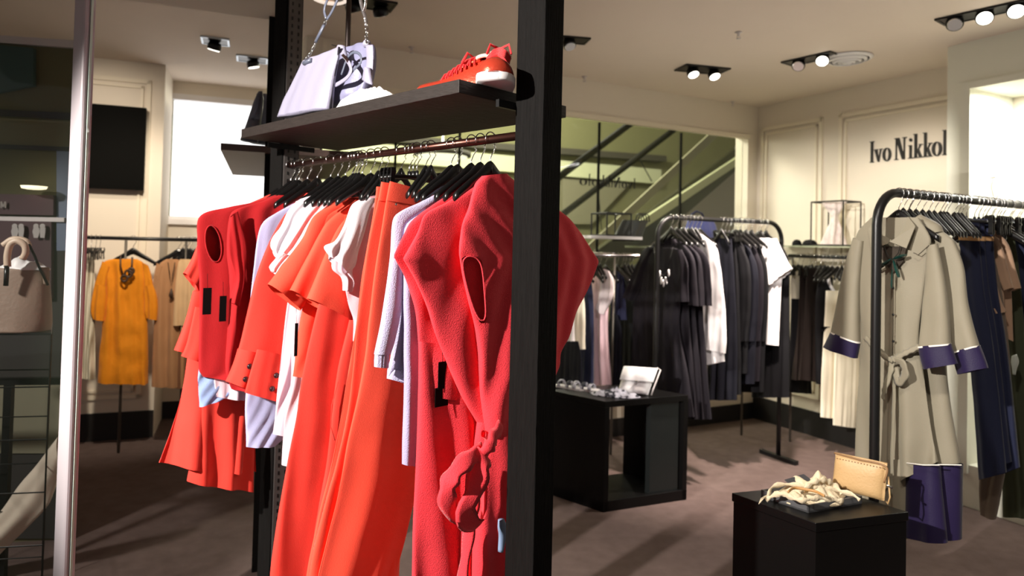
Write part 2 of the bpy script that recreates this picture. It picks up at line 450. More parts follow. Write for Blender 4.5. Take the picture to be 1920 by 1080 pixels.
struct(quadslab('trim_12', [(500, 235), (1250, 292), (1250, 303), (500, 247)], 3.3, .2, m_hall2))
struct(quadslab('trim_13', [(1055, 335), (1180, 345), (1110, 420), (1055, 420)], 3.45, .1, m_esc))
esc = thing('escalator', 'escalator rising to the right behind the green tinted glass wall', 'escalator', hp(1250, 450, 1.6))
quadslab('truss', [(1060, 560), (1120, 470), (1403, 262), (1403, 300), (1150, 520), (1100, 560)], 1.5, .08, mat('escalator_dark_glass', (58, 56, 42), .3), esc)
quadslab('lower_panel', [(1210, 405), (1403, 300), (1403, 520), (1210, 520)], 1.75, .08, mat('grey_stair_soffit', (150, 140, 130), .8), esc)
quadslab('skirt_band', [(1180, 428), (1403, 282), (1403, 296), (1190, 440)], 1.4, .06, m_hallwhite, esc)
quadslab('balustrade', [(1060, 500), (1335, 247), (1352, 250), (1080, 500)], 1.35, .03, m_esc, esc)
for i, (a, b, c, d_) in enumerate(((1055, 327, 1190, 226), (1125, 350, 1270, 238))):
    p, q = hp(a - 70, b + 52, 1.0 + .5 * i), hp(c + 40, d_ - 30, 1.0 + .5 * i)
    MB().tube([p, q], .035).build('handrail', m_joint, esc, True)
for (x, y, x2, y2) in ((1120, 340, 1128, 430), (1200, 300, 1222, 340)):
    MB().tube([hp(x, y, 1.38), hp(x2, y2, 1.38)], .006).build('stay_wire', m_blackmetal, esc)
disk = thing('round_ceiling_lamp', 'round glowing lamp seen through the glass above the brown rail', 'lamp', hp(830, 293, 2.2))
MB().lathe(hp(830, 293, 2.2), [(.30, 0), (.30, .05), (.2, .08)], 32).build('rim', m_hall2, disk, True)
MB().lathe(hp(830, 293, 2.2), [(.26, -.012), (.26, .002)], 32).build('diffuser', mat('hall_lamp', (255, 255, 235), .5, emit=(250, 250, 215), es=1.3), disk)
MB().tube([hp(830, 293, 2.2) + Z * .07, hp(830, 200, 2.2) + Z * .6], .012).build('rod', m_white, disk)
tb = thing('hall_ceiling_panel', 'pale lit ceiling panel beyond the glass above the coral clothes', 'panel', hp(680, 330, 3))
quadslab('panel', [(560, 325), (740, 345), (735, 362), (560, 345)], 3.1, .05, m_hallwhite, tb)
lamp('hall_lamp', 'POINT', hp(1050, 120, 1.6), None, 370, (1, 1, .8), .3)
lamp('hall_lamp_left', 'POINT', hp(700, 200, 2.0), None, 150, (1, 1, .8), .3)
# ================================================================ hangers
def hanger_mesh():
    """local frame: x = across the shoulders, y = along the rail, z = up, origin on the rail axis"""
    hk = MB(); pts = []
    for k in range(15):
        a = math.radians(200 - k * 18); pts.append((math.cos(a) * .021, 0, .0 + math.sin(a) * .021))
    pts += [(.019, 0, -.022), (.006, 0, -.042), (0, 0, -.055), (0, 0, -.085)]
    hk.tube(pts, .0019, 6)
    bd = MB(); rs = []
    n = 27
    for i in range(n):
        x = -.155 + .31 * i / (n - 1); ax = abs(x)
        z = -.099 - .078 * (ax / .15) ** 1.3 + .012 * math.exp(-(ax / .035) ** 2)
        h = .021 - .008 * ax / .15 + .004 * math.exp(-(ax / .04) ** 2); d = .0055 + .003 * (ax / .15)
        y0 = 0
        rs.append([(x, y0 + d * math.cos(t), z + h * math.sin(t)) for t in [2 * math.pi * k / 10 for k in range(10)]])
    bd.rings(rs)
    bd.tube([(0, 0, -.075), (0, 0, -.1)], .007, 8)
    return hk, bd
def to_mesh(name, mb, m, smooth=True):
    me = bpy.data.meshes.new(name); me.from_pydata(mb.v, [], mb.f); me.materials.append(m)
    for p in me.polygons: p.use_smooth = smooth
    return me
hk, bd = hanger_mesh()
ME_HOOK = to_mesh('hook', hk, m_chrome); ME_BODY = to_mesh('shoulder_bar', bd, m_blackpl)
bar = MB(); bar.tube([(-.17, 0, -.1), (-.12, 0, -.095), (0, 0, -.09), (.12, 0, -.095), (.17, 0, -.1)], .006, 8).tube([(0, 0, -.07), (0, 0, -.095)], .008)
ME_BAR = to_mesh('hanger_bar', bar, m_blackpl)
def clip_mesh(x):
    c = MB()
    for s in (-1, 1):
        rs = []
        for z, w, y in ((-.068, .009, .006), (-.08, .013, .011), (-.10, .012, .007), (-.118, .011, .006), (-.142, .0135, .008), (-.15, .011, .006)):
            rs.append([(x + a * w, s * (y + b * .003), z) for a, b in ((-1, -1), (1, -1), (1, 1), (-1, 1))])
        c.rings(rs)
    c.tube([(x - .006, 0, -.098), (x + .006, 0, -.098)], .01, 10)
    return c
ME_CLIP = [to_mesh('clip', clip_mesh(x), m_blackpl, False) for x in (-.15, .15)]
def child(name, me, parent):
    o = bpy.data.objects.new(name, me); COL.objects.link(o); o.parent = parent; return o
def hanger(P, v, n, label, group, clip=False, tilt=0, hz=0, narrow=1.0):
    label = ' '.join(label.split()[:15])
    t = thing('clothes_hanger', label, 'hanger', Vector(P) + Z * hz, group)
    t.rotation_euler = (0, 0, math.atan2(v[1], v[0]) + tilt)
    child('hook', ME_HOOK, t)
    if clip:
        for nm_, me_ in (('hanger_bar', ME_BAR), ('clip', ME_CLIP[0]), ('clip', ME_CLIP[1])): child(nm_, me_, t).scale = (.66, 1, 1)
    else: child('shoulder_bar', ME_BODY, t).scale = (narrow, 1, narrow * .25 + .75)
    return t

# ================================================================ the black oak clothes stand in the foreground
RA, RB = on_z(962, 256, 1.80), on_z(541, 311, 1.80)
U = (RB - RA).normalized(); U.z = 0; U.normalize()
V = Vector((-U.y, U.x, 0)); V = V if V.x > 0 else -V              # along the hangers, right and away
NN = -U                                                          # normal of the garment side we see
LU, LV = .10, .075
Pp = on_line_x(RA, RB, 1009) ; Pp.z = 0
stand = thing('clothes_stand', 'tall black oak clothes stand with shelf and rail in the foreground', 'clothes stand', H(Pp, 0))
# near post, both visible faces fitted to the picture
MB().box(H(Pp, 0) - U * LU / 2 - V * LV / 2, U * LU, V * LV, Z * CEIL).build('post', m_blackwood, stand, bevel=.002)
Pf = on_line_x(RA, RB, 533); Pf.z = 0
MB().box(H(Pf, 0) - U * LU / 2 - V * LV / 2, U * LU, V * LV, Z * CEIL).build('post', m_blackwood, stand, bevel=.002)
for s in (-1, 1):                                               # slotted steel strips on the inner faces
    mb = MB(); mb.box(H(Pf, 0) - U * (LU / 2 + .006) + V * (s * .02 - .008), -U * -.006, V * .016, Z * CEIL)
strip = MB().box(H(Pf, 0) - U * (LU / 2 + .008) - V * .03, U * .008, V * .06, Z * CEIL).build('slotted_strip', mat('slot_steel', (96, 90, 88), .4, metal=.6), stand)
mb = MB()
for k in range(90):
    for s in (-1, 1):
        mb.box(H(Pf, .05 + k * .03) - U * (LU / 2 + .0095) + V * (s * .014 - .003), U * .002, V * .006, Z * .014)
mb.build('slot_pattern', m_blackpl, strip)['kind'] = 'stuff'
# shelf
A1 = on_z(861, 148, 1.917); A2 = on_z(452, 242, 1.917); A3 = on_z(1092, 194, 1.917)
su = U; Ls = (A2 - A1).dot(U); Ws = (A3 - A1).dot(V)
MB().box(H(A1, 1.882), U * Ls, V * Ws, Z * .035).build('shelf_board', m_shelfwood, stand, bevel=.0015)
for q in (Pp, Pf):
    s = 1 if q is Pp else -1
    MB().box(H(q, 1.862) + U * s * LU / 2 - V * .1, U * s * .012, V * .2, Z * .02).build('shelf_bracket', m_blackmetal, stand)
MB().tube([H(Pp, 1.8) + U * LU / 2, H(Pf, 1.8) - U * LU / 2], .0125, 16).build('hanging_rail', m_bronze, stand, True)
# thin ceiling rod behind the bags
tr = on_z(650, 90, 2.02); rd = at_y(652, 80, 2.75)
rod = thing('suspension_rod', 'thin dark rod dropping from the ceiling behind the lilac bags', 'rod', H(rd, 1.95))
MB().tube([H(rd, 1.95), H(rd, CEIL)], .0105, 12).build('rod', mat('dark_rod', (70, 58, 54), .4, metal=.5), rod, True)
MB().lathe(H(rd, 2.2), [(.0135, 0), (.0135, .06)], 16).build('collar', m_blackmetal, rod, True)
# second smaller stand behind the far post
D2 = Vector((math.sin(R_(-20)), math.cos(R_(-20)), 0)); E2 = Vector((D2.y, -D2.x, 0))
T1 = on_z(414, 268, 1.917)
st2 = thing('shelf_unit', 'second black stand with a short shelf, behind the far post by the window', 'shelf unit', H(T1 + E2 * .3, 0))
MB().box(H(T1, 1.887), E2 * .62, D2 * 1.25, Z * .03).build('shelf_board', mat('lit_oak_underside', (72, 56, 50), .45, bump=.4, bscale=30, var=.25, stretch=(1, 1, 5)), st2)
Tp = at_y(505, 300, T1.y + .12)
MB().box(H(Tp, 0) - E2 * .02, E2 * .05, D2 * .05, Z * CEIL).build('post', m_blackwood, st2)
MB().box(H(Tp, 0) - E2 * .02 + D2 * 1.0 + E2 * .12, E2 * .05, D2 * .05, Z * CEIL).build('post', m_blackwood, st2)

# ================================================================ fabrics
f_coral = fab('coral_cloth', (236, 66, 54), bscale=500)
f_coral2 = fab('orange_coral_cloth', (246, 84, 62))
f_crepe = fab('red_coral_crepe', (234, 60, 70), bump=.5, bscale=330, rough=.8)
f_red = fab('dark_red_cloth', (172, 28, 32))
f_white = fab('white_jersey', (246, 240, 246))
f_pink = fab('pale_pink_jersey', (250, 188, 196))
f_blush = fab('blush_white_knit', (246, 222, 232))
f_lilac = fab('lilac_cotton', (184, 184, 222))
f_knit = fab('lilac_knit', (186, 180, 208), bump=.6, bscale=300)
f_knit2 = fab('deeper_lilac_knit', (172, 162, 194), bump=.6, bscale=300)
f_blue = fab('powder_blue_cotton', (150, 172, 214))
GR = 'coral and lilac clothes on the oak stand'
HG = 'black hangers on the brown rail'
def gp(px): 
    P = on_line_x(RA, RB, px); P.z = 1.8; return Plane(P, V, NN)
def gthing(px, name, label, cat, zt=1.7, clip=False, hl=None):
    pl = gp(px)
    t = thing(name, label, cat, H(pl.P, zt), GR)
    hanger(pl.P - NN * .012, V, NN, hl or ('black hanger holding the ' + label), HG, clip, narrow=.85)
    return t, pl
def swing_tag(root, pl, x0, y0, x1, y1, off, m=None, string=None):
    l = pl.az(x0, y0, off); r = pl.az(x1, y0, off); b = pl.az(x0, y1, off)
    mb = MB(); w_ = r[0] - l[0]; h_ = l[1] - b[1]
    mb.box(pl.w(l[0], b[1], off), pl.v * w_, pl.n * .0015, Z * h_)
    o = mb.build('swing_tag', m or m_tag, root)
    MB().tube([pl.w(l[0] + w_ / 2, l[1], off), pl.w(l[0] + w_ / 2, l[1] + .05, off - .004)], .0008, 4).build('string', m_blackpl, o)
    return o

m_tag = mat('black_card_tag', (10, 9, 9), .8, spec=.1)
# ---- far end to near end -------------------------------------------------
# coral flared dress at the far end
t, pl = gthing(541, 'flared_dress', 'coral flared dress at the far window end, pleated skirt flaring left', 'dress')
cloth('bodice', t, pl, [(505, 365, 560, 365), (440, 395, 600, 395), (385, 440, 605, 430), (372, 500, 600, 500), (362, 560, 600, 600), (340, 640, 590, 680)], f_coral, t=(.012, .02), seed=1)
cloth('sleeve', t, pl, [(372, 455, 400, 470), (358, 490, 385, 520), (345, 512, 372, 545)], f_coral, t=(.01, .02), off=.01, M=16, N=32, seed=2)
cloth('peplum', t, pl, [(362, 545, 430, 545), (348, 600, 420, 610), (326, 656, 410, 676)], f_coral, t=(.015, .025), amp=(.003, .012), off=.02, M=20, seed=3)
cloth('peplum', t, pl, [(366, 575, 430, 580), (352, 640, 420, 650), (341, 668, 405, 690)], f_coral, t=(.01, .02), amp=(.003, .012), off=.045, M=20, seed=33)
cloth('skirt', t, pl, [(356, 640, 470, 680), (340, 740, 478, 760), (320, 810, 478, 820), (299, 868, 480, 885)], f_coral, t=(.02, .04), amp=(.004, .03), lam=.13, off=-.02, seed=4)
cloth('skirt_panel', t, pl, [(373, 690, 470, 700), (372, 760, 474, 770), (362, 840, 476, 840), (352, 903, 474, 922)], f_coral, t=(.02, .03), amp=(.004, .02), lam=.12, off=.012, seed=5)
# powder blue shirt
t, pl = gthing(549, 'cotton_shirt', 'powder blue shirt whose tails show below the dark red tops', 'shirt', hl='second black hanger at the far window end of the rail')
cloth('body', t, pl, [(525, 368, 560, 368), (490, 400, 590, 400), (460, 460, 590, 460), (400, 600, 560, 600), (373, 690, 520, 690), (374, 763, 410, 752)], f_blue, t=(.01, .015), off=.03, seed=6)
cloth('shirt_tail', t, pl, [(395, 680, 470, 680), (402, 720, 465, 720), (406, 744, 458, 752)], f_blush, t=(.006, .008), off=.045, M=14, N=32, seed=7)
# dark red sleeveless tops
t, pl = gthing(558, 'sleeveless_top', 'dark red sleeveless top with the wide oval armhole, furthest left', 'top')
cloth('body', t, pl, [(515, 366, 562, 366), (470, 380, 600, 380), (430, 388, 620, 392), (376, 404, 630, 410), (370, 450, 630, 450), (371, 487, 625, 487), (374, 520, 620, 520), (374, 620, 610, 620), (373, 690, 600, 690), (380, 706, 560, 730)], f_red,
      t=(.012, .03), amp=(.002, .014), lam=.1, M=110, N=150, edge=.7, seed=8,
      pxhole=[(400 + 15 * math.cos(a) + 5 * math.sin(a), 457 + 35 * math.sin(a)) for a in [k * math.pi / 14 for k in range(28)]])
swing_tag(t, pl, 381, 540, 397, 590, .06)
t, pl = gthing(564, 'sleeveless_top', 'dark red sleeveless top with gathered armhole, second from the window', 'top')
cloth('body', t, pl, [(522, 366, 566, 366), (490, 378, 600, 385), (440, 394, 620, 400), (429, 413, 625, 430), (425, 470, 620, 480), (430, 520, 620, 530), (430, 570, 620, 590), (426, 640, 600, 640), (424, 700, 580, 710), (436, 730, 560, 745)], f_red,
      t=(.012, .03), amp=(.002, .014), lam=.09, M=70, N=96, edge=.7, seed=9)
cloth('cap_sleeve', t, pl, [(432, 408, 446, 396), (428, 470, 462, 470), (440, 520, 458, 530), (430, 566, 448, 574)], f_red, t=(.006, .01), amp=(.001, .006), lam=.03, off=.035, M=20, N=36, seed=10)
swing_tag(t, pl, 412, 555, 425, 603, .045)
# lilac shirt
t, pl = gthing(580, 'cotton_shirt', 'lilac cotton shirt between the dark red tops and the buttoned coral coat', 'shirt')
cloth('body', t, pl, [(551, 381, 590, 375), (520, 398, 620, 390), (494, 416, 640, 420), (484, 440, 640, 450), (476, 500, 640, 500), (468, 580, 640, 580), (464, 700, 620, 700), (460, 760, 600, 760), (462, 838, 514, 838)], f_lilac, t=(.01, .018), amp=(.002, .008), seed=11)
# coral coat with wide buttoned cuff
t, pl = gthing(599, 'buttoned_coat', 'coral coat whose wide hem carries four dark round buttons', 'coat')
cloth('body', t, pl, [(575, 362, 610, 362), (553, 385, 640, 385), (533, 405, 650, 410), (504, 458, 650, 460), (480, 522, 640, 530), (464, 590, 620, 600), (448, 655, 600, 660), (424, 715, 590, 735)], f_coral, t=(.014, .03), amp=(.003, .02), lam=.16, seed=12)
cuff = cloth('cuff', t, pl, [(482, 655, 540, 668), (472, 690, 536, 704), (459, 736, 532, 756)], f_coral, t=(.012, .02), amp=(.002, .004), off=.05, M=16, N=48, seed=13)
cloth('hem_band', t, pl, [(447, 654, 500, 664), (436, 690, 496, 700), (424, 715, 486, 740)], f_coral, t=(.03, .034), amp=(.002, .004), off=.0, M=16, N=48, seed=14)
for (x, y, of) in ((468, 687, .04), (460, 711, .04), (518, 704, .076), (510, 729, .076)):
    a, z = pl.az(x, y, of)
    MB().lathe(pl.w(a, z, of), [(.0005, .0085), (.006, .0075), (.0095, .004), (.010, 0), (.008, -.004)], 18, pl.v, Z, pl.n).build('button', mat('dark_button', (48, 26, 30), .12, spec=.9), t, True)
# white blouse pair
t, pl = gthing(624, 'ruffled_blouse', 'white blouse with puffed cuff, left of the pair at the far end', 'blouse')
cloth('body', t, pl, [(606, 362, 628, 362), (580, 368, 650, 370), (558, 376, 660, 385), (545, 395, 660, 410), (535, 440, 660, 450), (545, 520, 650, 530), (535, 600, 640, 600), (524, 700, 620, 700), (513, 814, 560, 822)], f_blush, t=(.01, .014), amp=(.002, .006), lam=.05, seed=15)
cloth('sleeve', t, pl, [(556, 377, 600, 385), (541, 396, 575, 410), (528, 425, 560, 440), (512, 448, 546, 466), (509, 466, 536, 484), (520, 482, 532, 492)], f_white, t=(.01, .02), amp=(.002, .008), lam=.03, off=.022, M=26, N=44, seed=16)
t, pl = gthing(638, 'ruffled_blouse', 'white blouse with gathered elastic cuff, right of the pair at the far end', 'blouse')
cloth('body', t, pl, [(620, 364, 645, 364), (600, 372, 660, 375), (590, 385, 670, 400), (580, 440, 660, 440), (570, 520, 660, 530), (548, 620, 650, 620), (545, 720, 640, 720), (532, 800, 600, 800), (529, 872, 570, 872)], f_blush, t=(.01, .014), amp=(.002, .006), lam=.05, seed=17)
cloth('sleeve', t, pl, [(590, 374, 634, 372), (566, 398, 612, 396), (548, 432, 588, 420), (534, 458, 562, 468), (524, 472, 548, 484)], f_white, t=(.01, .02), amp=(.002, .008), lam=.035, off=.03, M=26, N=44, seed=18)
cloth('cuff', t, pl, [(524, 470, 548, 486), (516, 486, 530, 496), (506, 500, 520, 510), (508, 508, 516, 514)], f_white, t=(.008, .012), amp=(.003, .006), lam=.015, off=.035, M=16, N=32, seed=19)
# three coral jackets with wide short sleeves
def jacket(px, label, body, sleeve, sd, tag_=None, off=.03, mm=None):
    t, pl = gthing(px, 'short_sleeved_jacket', label, 'jacket')
    mm = mm or f_coral2
    cloth('body', t, pl, body, mm, t=(.012, .02), amp=(.002, .009), lam=.1, seed=sd)
    cloth('sleeve', t, pl, sleeve, mm, t=(.012, .028), amp=(.002, .008), lam=.12, off=off, M=30, N=56, seed=sd + 1)
    if tag_: swing_tag(t, pl, *tag_)
    return t, pl
jacket(652, 'coral jacket with wide short sleeve, leftmost of the three jackets',
       [(640, 372, 672, 370), (620, 385, 700, 388), (592, 405, 710, 420), (585, 460, 700, 470), (570, 560, 690, 560), (562, 610, 660, 610), (555, 660, 640, 660), (549, 706, 592, 708)],
       [(648, 372, 668, 380), (592, 402, 640, 410), (566, 450, 620, 460), (530, 496, 600, 520), (502, 533, 562, 582)], 20, (553, 606, 559, 668, .05))
jacket(665, 'coral jacket with wide short sleeve, middle of the three jackets',
       [(655, 374, 690, 374), (640, 388, 712, 390), (610, 410, 720, 425), (605, 470, 710, 480), (600, 560, 700, 560), (600, 620, 680, 610), (596, 660, 670, 660), (592, 706, 636, 709)],
       [(668, 374, 690, 386), (618, 412, 660, 416), (600, 438, 650, 450), (572, 492, 630, 510), (545, 544, 606, 581)], 22, (584, 626, 597, 694, .055))
jacket(676, 'coral jacket with wide short sleeve, rightmost of the three jackets',
       [(668, 374, 700, 374), (660, 390, 722, 390), (636, 410, 730, 425), (630, 470, 720, 480), (640, 580, 700, 580), (642, 620, 690, 620), (638, 680, 690, 680), (633, 714, 656, 722)],
       [(680, 378, 700, 392), (640, 420, 680, 430), (618, 460, 668, 475), (596, 512, 662, 540), (576, 560, 652, 598)], 24)
# trousers matching the jackets
t, pl = gthing(684, 'wide_leg_trousers', 'orange coral trousers hanging below the three jackets', 'trousers')
cloth('leg', t, pl, [(640, 420, 720, 420), (600, 560, 700, 560), (568, 700, 690, 700), (556, 780, 690, 780), (542, 850, 690, 850), (524, 950, 690, 950), (513, 1027, 690, 1030), (507, 1090, 690, 1090), (500, 1230, 690, 1230)], f_coral, t=(.014, .03), amp=(.003, .014), lam=.12, seed=26)
cloth('leg', t, pl, [(655, 600, 720, 600), (632, 700, 715, 700), (622, 780, 710, 780), (612, 870, 710, 870), (598, 950, 700, 950), (588, 1020, 700, 1020), (580, 1230, 700, 1230)], f_coral, t=(.014, .03), amp=(.003, .014), lam=.12, off=.03, seed=27)
pts = [pl.w(*pl.az(x, y, .05), .05) for x, y in ((634, 715), (622, 760), (620, 800), (628, 826))]
MB().tube(pts, .0015, 5).build('pocket_seam', f_coral, t, True)
# pale pink top
t, pl = gthing(700, 'ruffled_blouse', 'pale pink short sleeved top, its ruffle sleeve whitened for the strong light', 'top')
cloth('body', t, pl, [(688, 370, 712, 366), (668, 380, 740, 380), (655, 400, 750, 420), (650, 440, 750, 450), (640, 500, 750, 500), (648, 545, 740, 545), (654, 574, 720, 580), (664, 600, 720, 600), (664, 640, 710, 650)], f_pink, t=(.01, .018), amp=(.002, .007), lam=.07, seed=28)
cloth('sleeve', t, pl, [(684, 370, 704, 372), (660, 384, 694, 392), (646, 420, 684, 430), (628, 452, 672, 470), (609, 463, 664, 500), (618, 482, 648, 512)], f_white, t=(.01, .022), amp=(.002, .008), lam=.05, off=.028, M=30, N=48, seed=29)  # white cloth stands in for strong light on the pale pink sleeve
cloth('ruffle', t, pl, [(622, 486, 664, 490), (624, 505, 660, 512), (640, 520, 664, 528), (644, 545, 658, 548)], f_blush, t=(.01, .014), amp=(.003, .006), lam=.03, off=.024, M=16, N=36, seed=30)

# clip hanger trousers: three pairs side by side
def trousers(px, label, leg, band, sd, full=None):
    t, pl = gthing(px, 'wide_leg_trousers', label, 'trousers', clip=True)
    cloth('legs', t, pl, leg, f_coral2, t=(.008, .026), amp=(.001, .016), lam=.14, seed=sd, M=60)
    cloth('waistband', t, pl, band, f_coral2, t=(.010, .010), amp=(0, .001), off=.001, M=8, N=40, seed=sd, wr=.001)
    return t, pl
trousers(773, 'orange coral trousers on a clip hanger, leftmost of the clipped three',
         [(706, 352, 790, 360), (700, 400, 790, 400), (680, 510, 780, 510), (668, 610, 770, 610), (655, 690, 760, 690), (640, 780, 750, 780), (625, 860, 740, 860), (600, 960, 730, 960), (575, 1080, 730, 1080), (560, 1230, 730, 1230)],
         [(706, 350, 790, 356), (704, 372, 790, 380)], 31)
trousers(780, 'orange coral trousers on a clip hanger, middle of the clipped three',
         [(715, 344, 800, 362), (708, 380, 800, 390), (694, 440, 795, 440), (681, 520, 790, 520), (668, 619, 785, 619), (662, 690, 785, 690), (650, 780, 780, 780), (630, 870, 770, 870), (610, 940, 760, 950), (585, 1044, 750, 1044), (560, 1230, 745, 1230)],
         [(715, 341, 800, 358), (709, 376, 800, 388)], 32)
t, pl = trousers(787, 'orange coral trousers with visible waistband, rightmost of the clipped three',
         [(731, 342, 812, 368), (724, 378, 812, 392), (714, 436, 806, 440), (700, 530, 800, 530), (692, 600, 796, 600), (686, 660, 792, 660), (672, 740, 790, 740), (652, 830, 786, 830), (640, 900, 782, 905), (622, 980, 764, 990), (598, 1080, 742, 1080), (570, 1230, 712, 1230)],
         [(731, 340, 812, 364), (724, 376, 812, 392)], 34)
a, z = pl.az(744, 383, .02)
MB().lathe(pl.w(a, z, .015), [(.004, 0), (.004, .003), (.0005, .004)], 12, pl.v, Z, pl.n).build('rivet', m_chrome, t, True)
# cardigans
t, pl = gthing(852, 'knitted_cardigan', 'lilac knitted cardigan with ribbed cuff, left of the coral dresses', 'cardigan')
cloth('body', t, pl, [(838, 354, 858, 356), (800, 376, 870, 380), (770, 392, 880, 400), (752, 430, 880, 430), (746, 520, 870, 520), (742, 600, 860, 600), (732, 670, 850, 680), (727, 708, 800, 726)], f_knit, t=(.012, .02), amp=(.002, .01), lam=.06, seed=36)
cloth('sleeve', t, pl, [(836, 354, 848, 366), (790, 378, 816, 392), (752, 396, 788, 418), (738, 412, 770, 440), (733, 480, 758, 500), (722, 560, 752, 570), (712, 620, 738, 640), (703, 664, 731, 664)], f_knit, t=(.012, .016), amp=(.001, .004), lam=.05, off=.026, M=50, N=40, seed=37)
cloth('cuff', t, pl, [(704, 660, 729, 661), (703, 676, 728, 677), (703, 688, 727, 690)], f_knit, t=(.013, .013), amp=(.001, .001), lam=.008, off=.026, M=10, N=48, seed=38, wr=.001)
cloth('hem_rib', t, pl, [(733, 692, 790, 700), (727, 710, 776, 724)], f_knit, t=(.021, .021), amp=(.001, .001), lam=.008, off=0, M=8, N=48, seed=38, wr=.001)
t, pl = gthing(864, 'knitted_cardigan', 'long lilac knitted cardigan with its sleeve reaching lowest, right of the pair', 'cardigan')
cloth('body', t, pl, [(850, 358, 870, 358), (815, 385, 890, 390), (780, 410, 900, 420), (768, 450, 890, 450), (764, 560, 880, 560), (760, 680, 870, 690)], f_knit, t=(.01, .016), amp=(.002, .01), lam=.06, seed=39)
cloth('sleeve', t, pl, [(800, 394, 824, 404), (764, 418, 796, 432), (757, 440, 786, 450), (757, 520, 782, 520), (758, 640, 784, 640), (757, 760, 784, 760), (754, 830, 782, 830), (754, 870, 780, 874)], f_knit2, t=(.01, .014), amp=(.001, .005), lam=.05, off=.016, M=50, N=40, seed=40)

# red coral crepe dresses
t, pl = gthing(890, 'crepe_dress', 'red coral crepe dress with pointed batwing sleeve, leftmost of the three', 'dress')
cloth('bodice', t, pl, [(884, 336, 910, 332), (862, 352, 940, 345), (800, 392, 1000, 385), (772, 415, 1030, 410), (760, 436, 1050, 436), (744, 468, 1060, 462), (739, 480, 1062, 474), (742, 487, 1058, 482), (758, 516, 1040, 520), (770, 550, 1020, 560), (780, 590, 990, 610), (786, 660, 960, 680), (786, 740, 950, 760)], f_crepe, t=(.016, .03), amp=(.001, .006), lam=.13, M=110, N=90, seed=41)
cloth('skirt', t, pl, [(785, 640, 900, 650), (784, 740, 920, 750), (782, 850, 930, 850), (778, 960, 940, 960), (773, 1080, 950, 1080), (768, 1230, 960, 1230)], f_crepe, t=(.028, .04), amp=(.008, .02), lam=.16, M=50, N=72, seed=42)
t, pl = gthing(907, 'crepe_dress', 'red coral crepe dress draped to the waist, middle of the three', 'dress')
cloth('bodice', t, pl, [(905, 334, 930, 330), (894, 346, 950, 340), (840, 378, 1000, 370), (798, 402, 1040, 396), (784, 434, 1060, 428), (764, 470, 1076, 462), (756, 485, 1080, 472), (760, 492, 1076, 482), (778, 524, 1060, 520), (802, 575, 1030, 590), (818, 630, 1000, 640), (836, 674, 980, 690), (868, 748, 960, 760), (894, 794, 950, 800)], f_crepe, t=(.016, .034), amp=(.001, .009), lam=.14, M=110, N=90, seed=43)
cloth('skirt', t, pl, [(893, 790, 950, 800), (884, 850, 960, 850), (870, 930, 970, 940), (862, 1080, 990, 1080), (855, 1230, 1000, 1230)], f_crepe, t=(.03, .04), amp=(.006, .02), lam=.12, M=50, N=72, seed=44)
swing_tag(t, pl, 822, 679, 838, 730, -.01)
swing_tag(t, pl, 840, 690, 862, 730, -.025)
swing_tag(t, pl, 816, 728, 840, 764, -.012)
t, pl = gthing(926, 'crepe_dress', 'red coral crepe dress with open armhole and tied belt, nearest the post', 'dress')
cloth('bodice', t, pl, [(905, 330, 948, 326), (892, 345, 962, 338), (878, 392, 1010, 370), (866, 424, 1060, 404), (863, 450, 1088, 436), (862, 472, 1110, 472), (862, 480, 1120, 490), (864, 490, 1117, 500), (870, 520, 1100, 546), (880, 570, 1078, 590), (892, 615, 1064, 630), (898, 660, 1050, 660), (900, 700, 1046, 690), (906, 760, 1010, 770), (914, 818, 990, 822)], f_crepe, t=(.016, .034), amp=(.001, .008), lam=.12, M=150, N=180, seed=45, edge=.75,
      pxhole=[(866, 484), (872, 480), (884, 479), (896, 482), (904, 490), (906, 510), (907, 540), (911, 575), (913, 595), (909, 606), (901, 606), (893, 594), (884, 570), (877, 545), (870, 515), (866, 498)])
cloth('skirt', t, pl, [(914, 812, 984, 820), (908, 850, 990, 850), (898, 930, 1000, 930), (893, 1000, 1005, 1000), (889, 1080, 1005, 1080), (884, 1230, 1010, 1230)], f_crepe, t=(.03, .045), amp=(.006, .016), lam=.08, M=50, N=72, seed=46)
cloth('belt', t, pl, [(908, 806, 906, 820), (930, 818, 928, 838), (960, 806, 962, 824), (985, 800, 988, 818)], f_crepe, t=(.045, .045), amp=(.001, .002), off=0, M=20, N=30, seed=47)
def ribbon(name, parent, pl, pts, wd, m, off, th=.0016):
    """flat cloth ribbon following px points, width in metres, twisting along the path"""
    c = catmull([(*pl.az(x, y, off + o), o, tw) for x, y, o, tw in pts], 40); rs = []
    P = [pl.w(a, z, off + o) for a, z, o, tw in c]
    for i, p in enumerate(P):
        tg = (P[min(i + 1, 39)] - P[max(i - 1, 0)]).normalized(); tw = c[i][3]
        s = pl.n.cross(tg).normalized(); s = s * math.cos(tw) + pl.n * math.sin(tw); q = s.cross(tg)
        ww = wd * (1 + .15 * math.sin(i * .7))
        rs.append([p + s * ww * .5 * a_ + q * th * b_ for a_, b_ in ((-1, 0), (-.5, 1), (0, .4), (.5, 1), (1, 0), (.5, -1), (0, -1.6), (-.5, -1))])
    return MB().rings(rs).build(name, m, parent, True)
ribbon('bow_loop', t, pl, [(905, 845, 0, .2), (880, 860, .02, .6), (850, 890, .025, 1.0), (838, 930, .02, .5), (850, 962, .015, .2), (880, 968, .0, 0)], .046, f_crepe, .06)
ribbon('bow_loop', t, pl, [(908, 850, .0, .2), (900, 880, .02, .9), (885, 930, .03, .4), (872, 960, .03, .1), (885, 984, .02, .4), (904, 975, .01, .9), (908, 920, 0, 1.2), (906, 860, -.005, .8)], .056, f_crepe, .07)
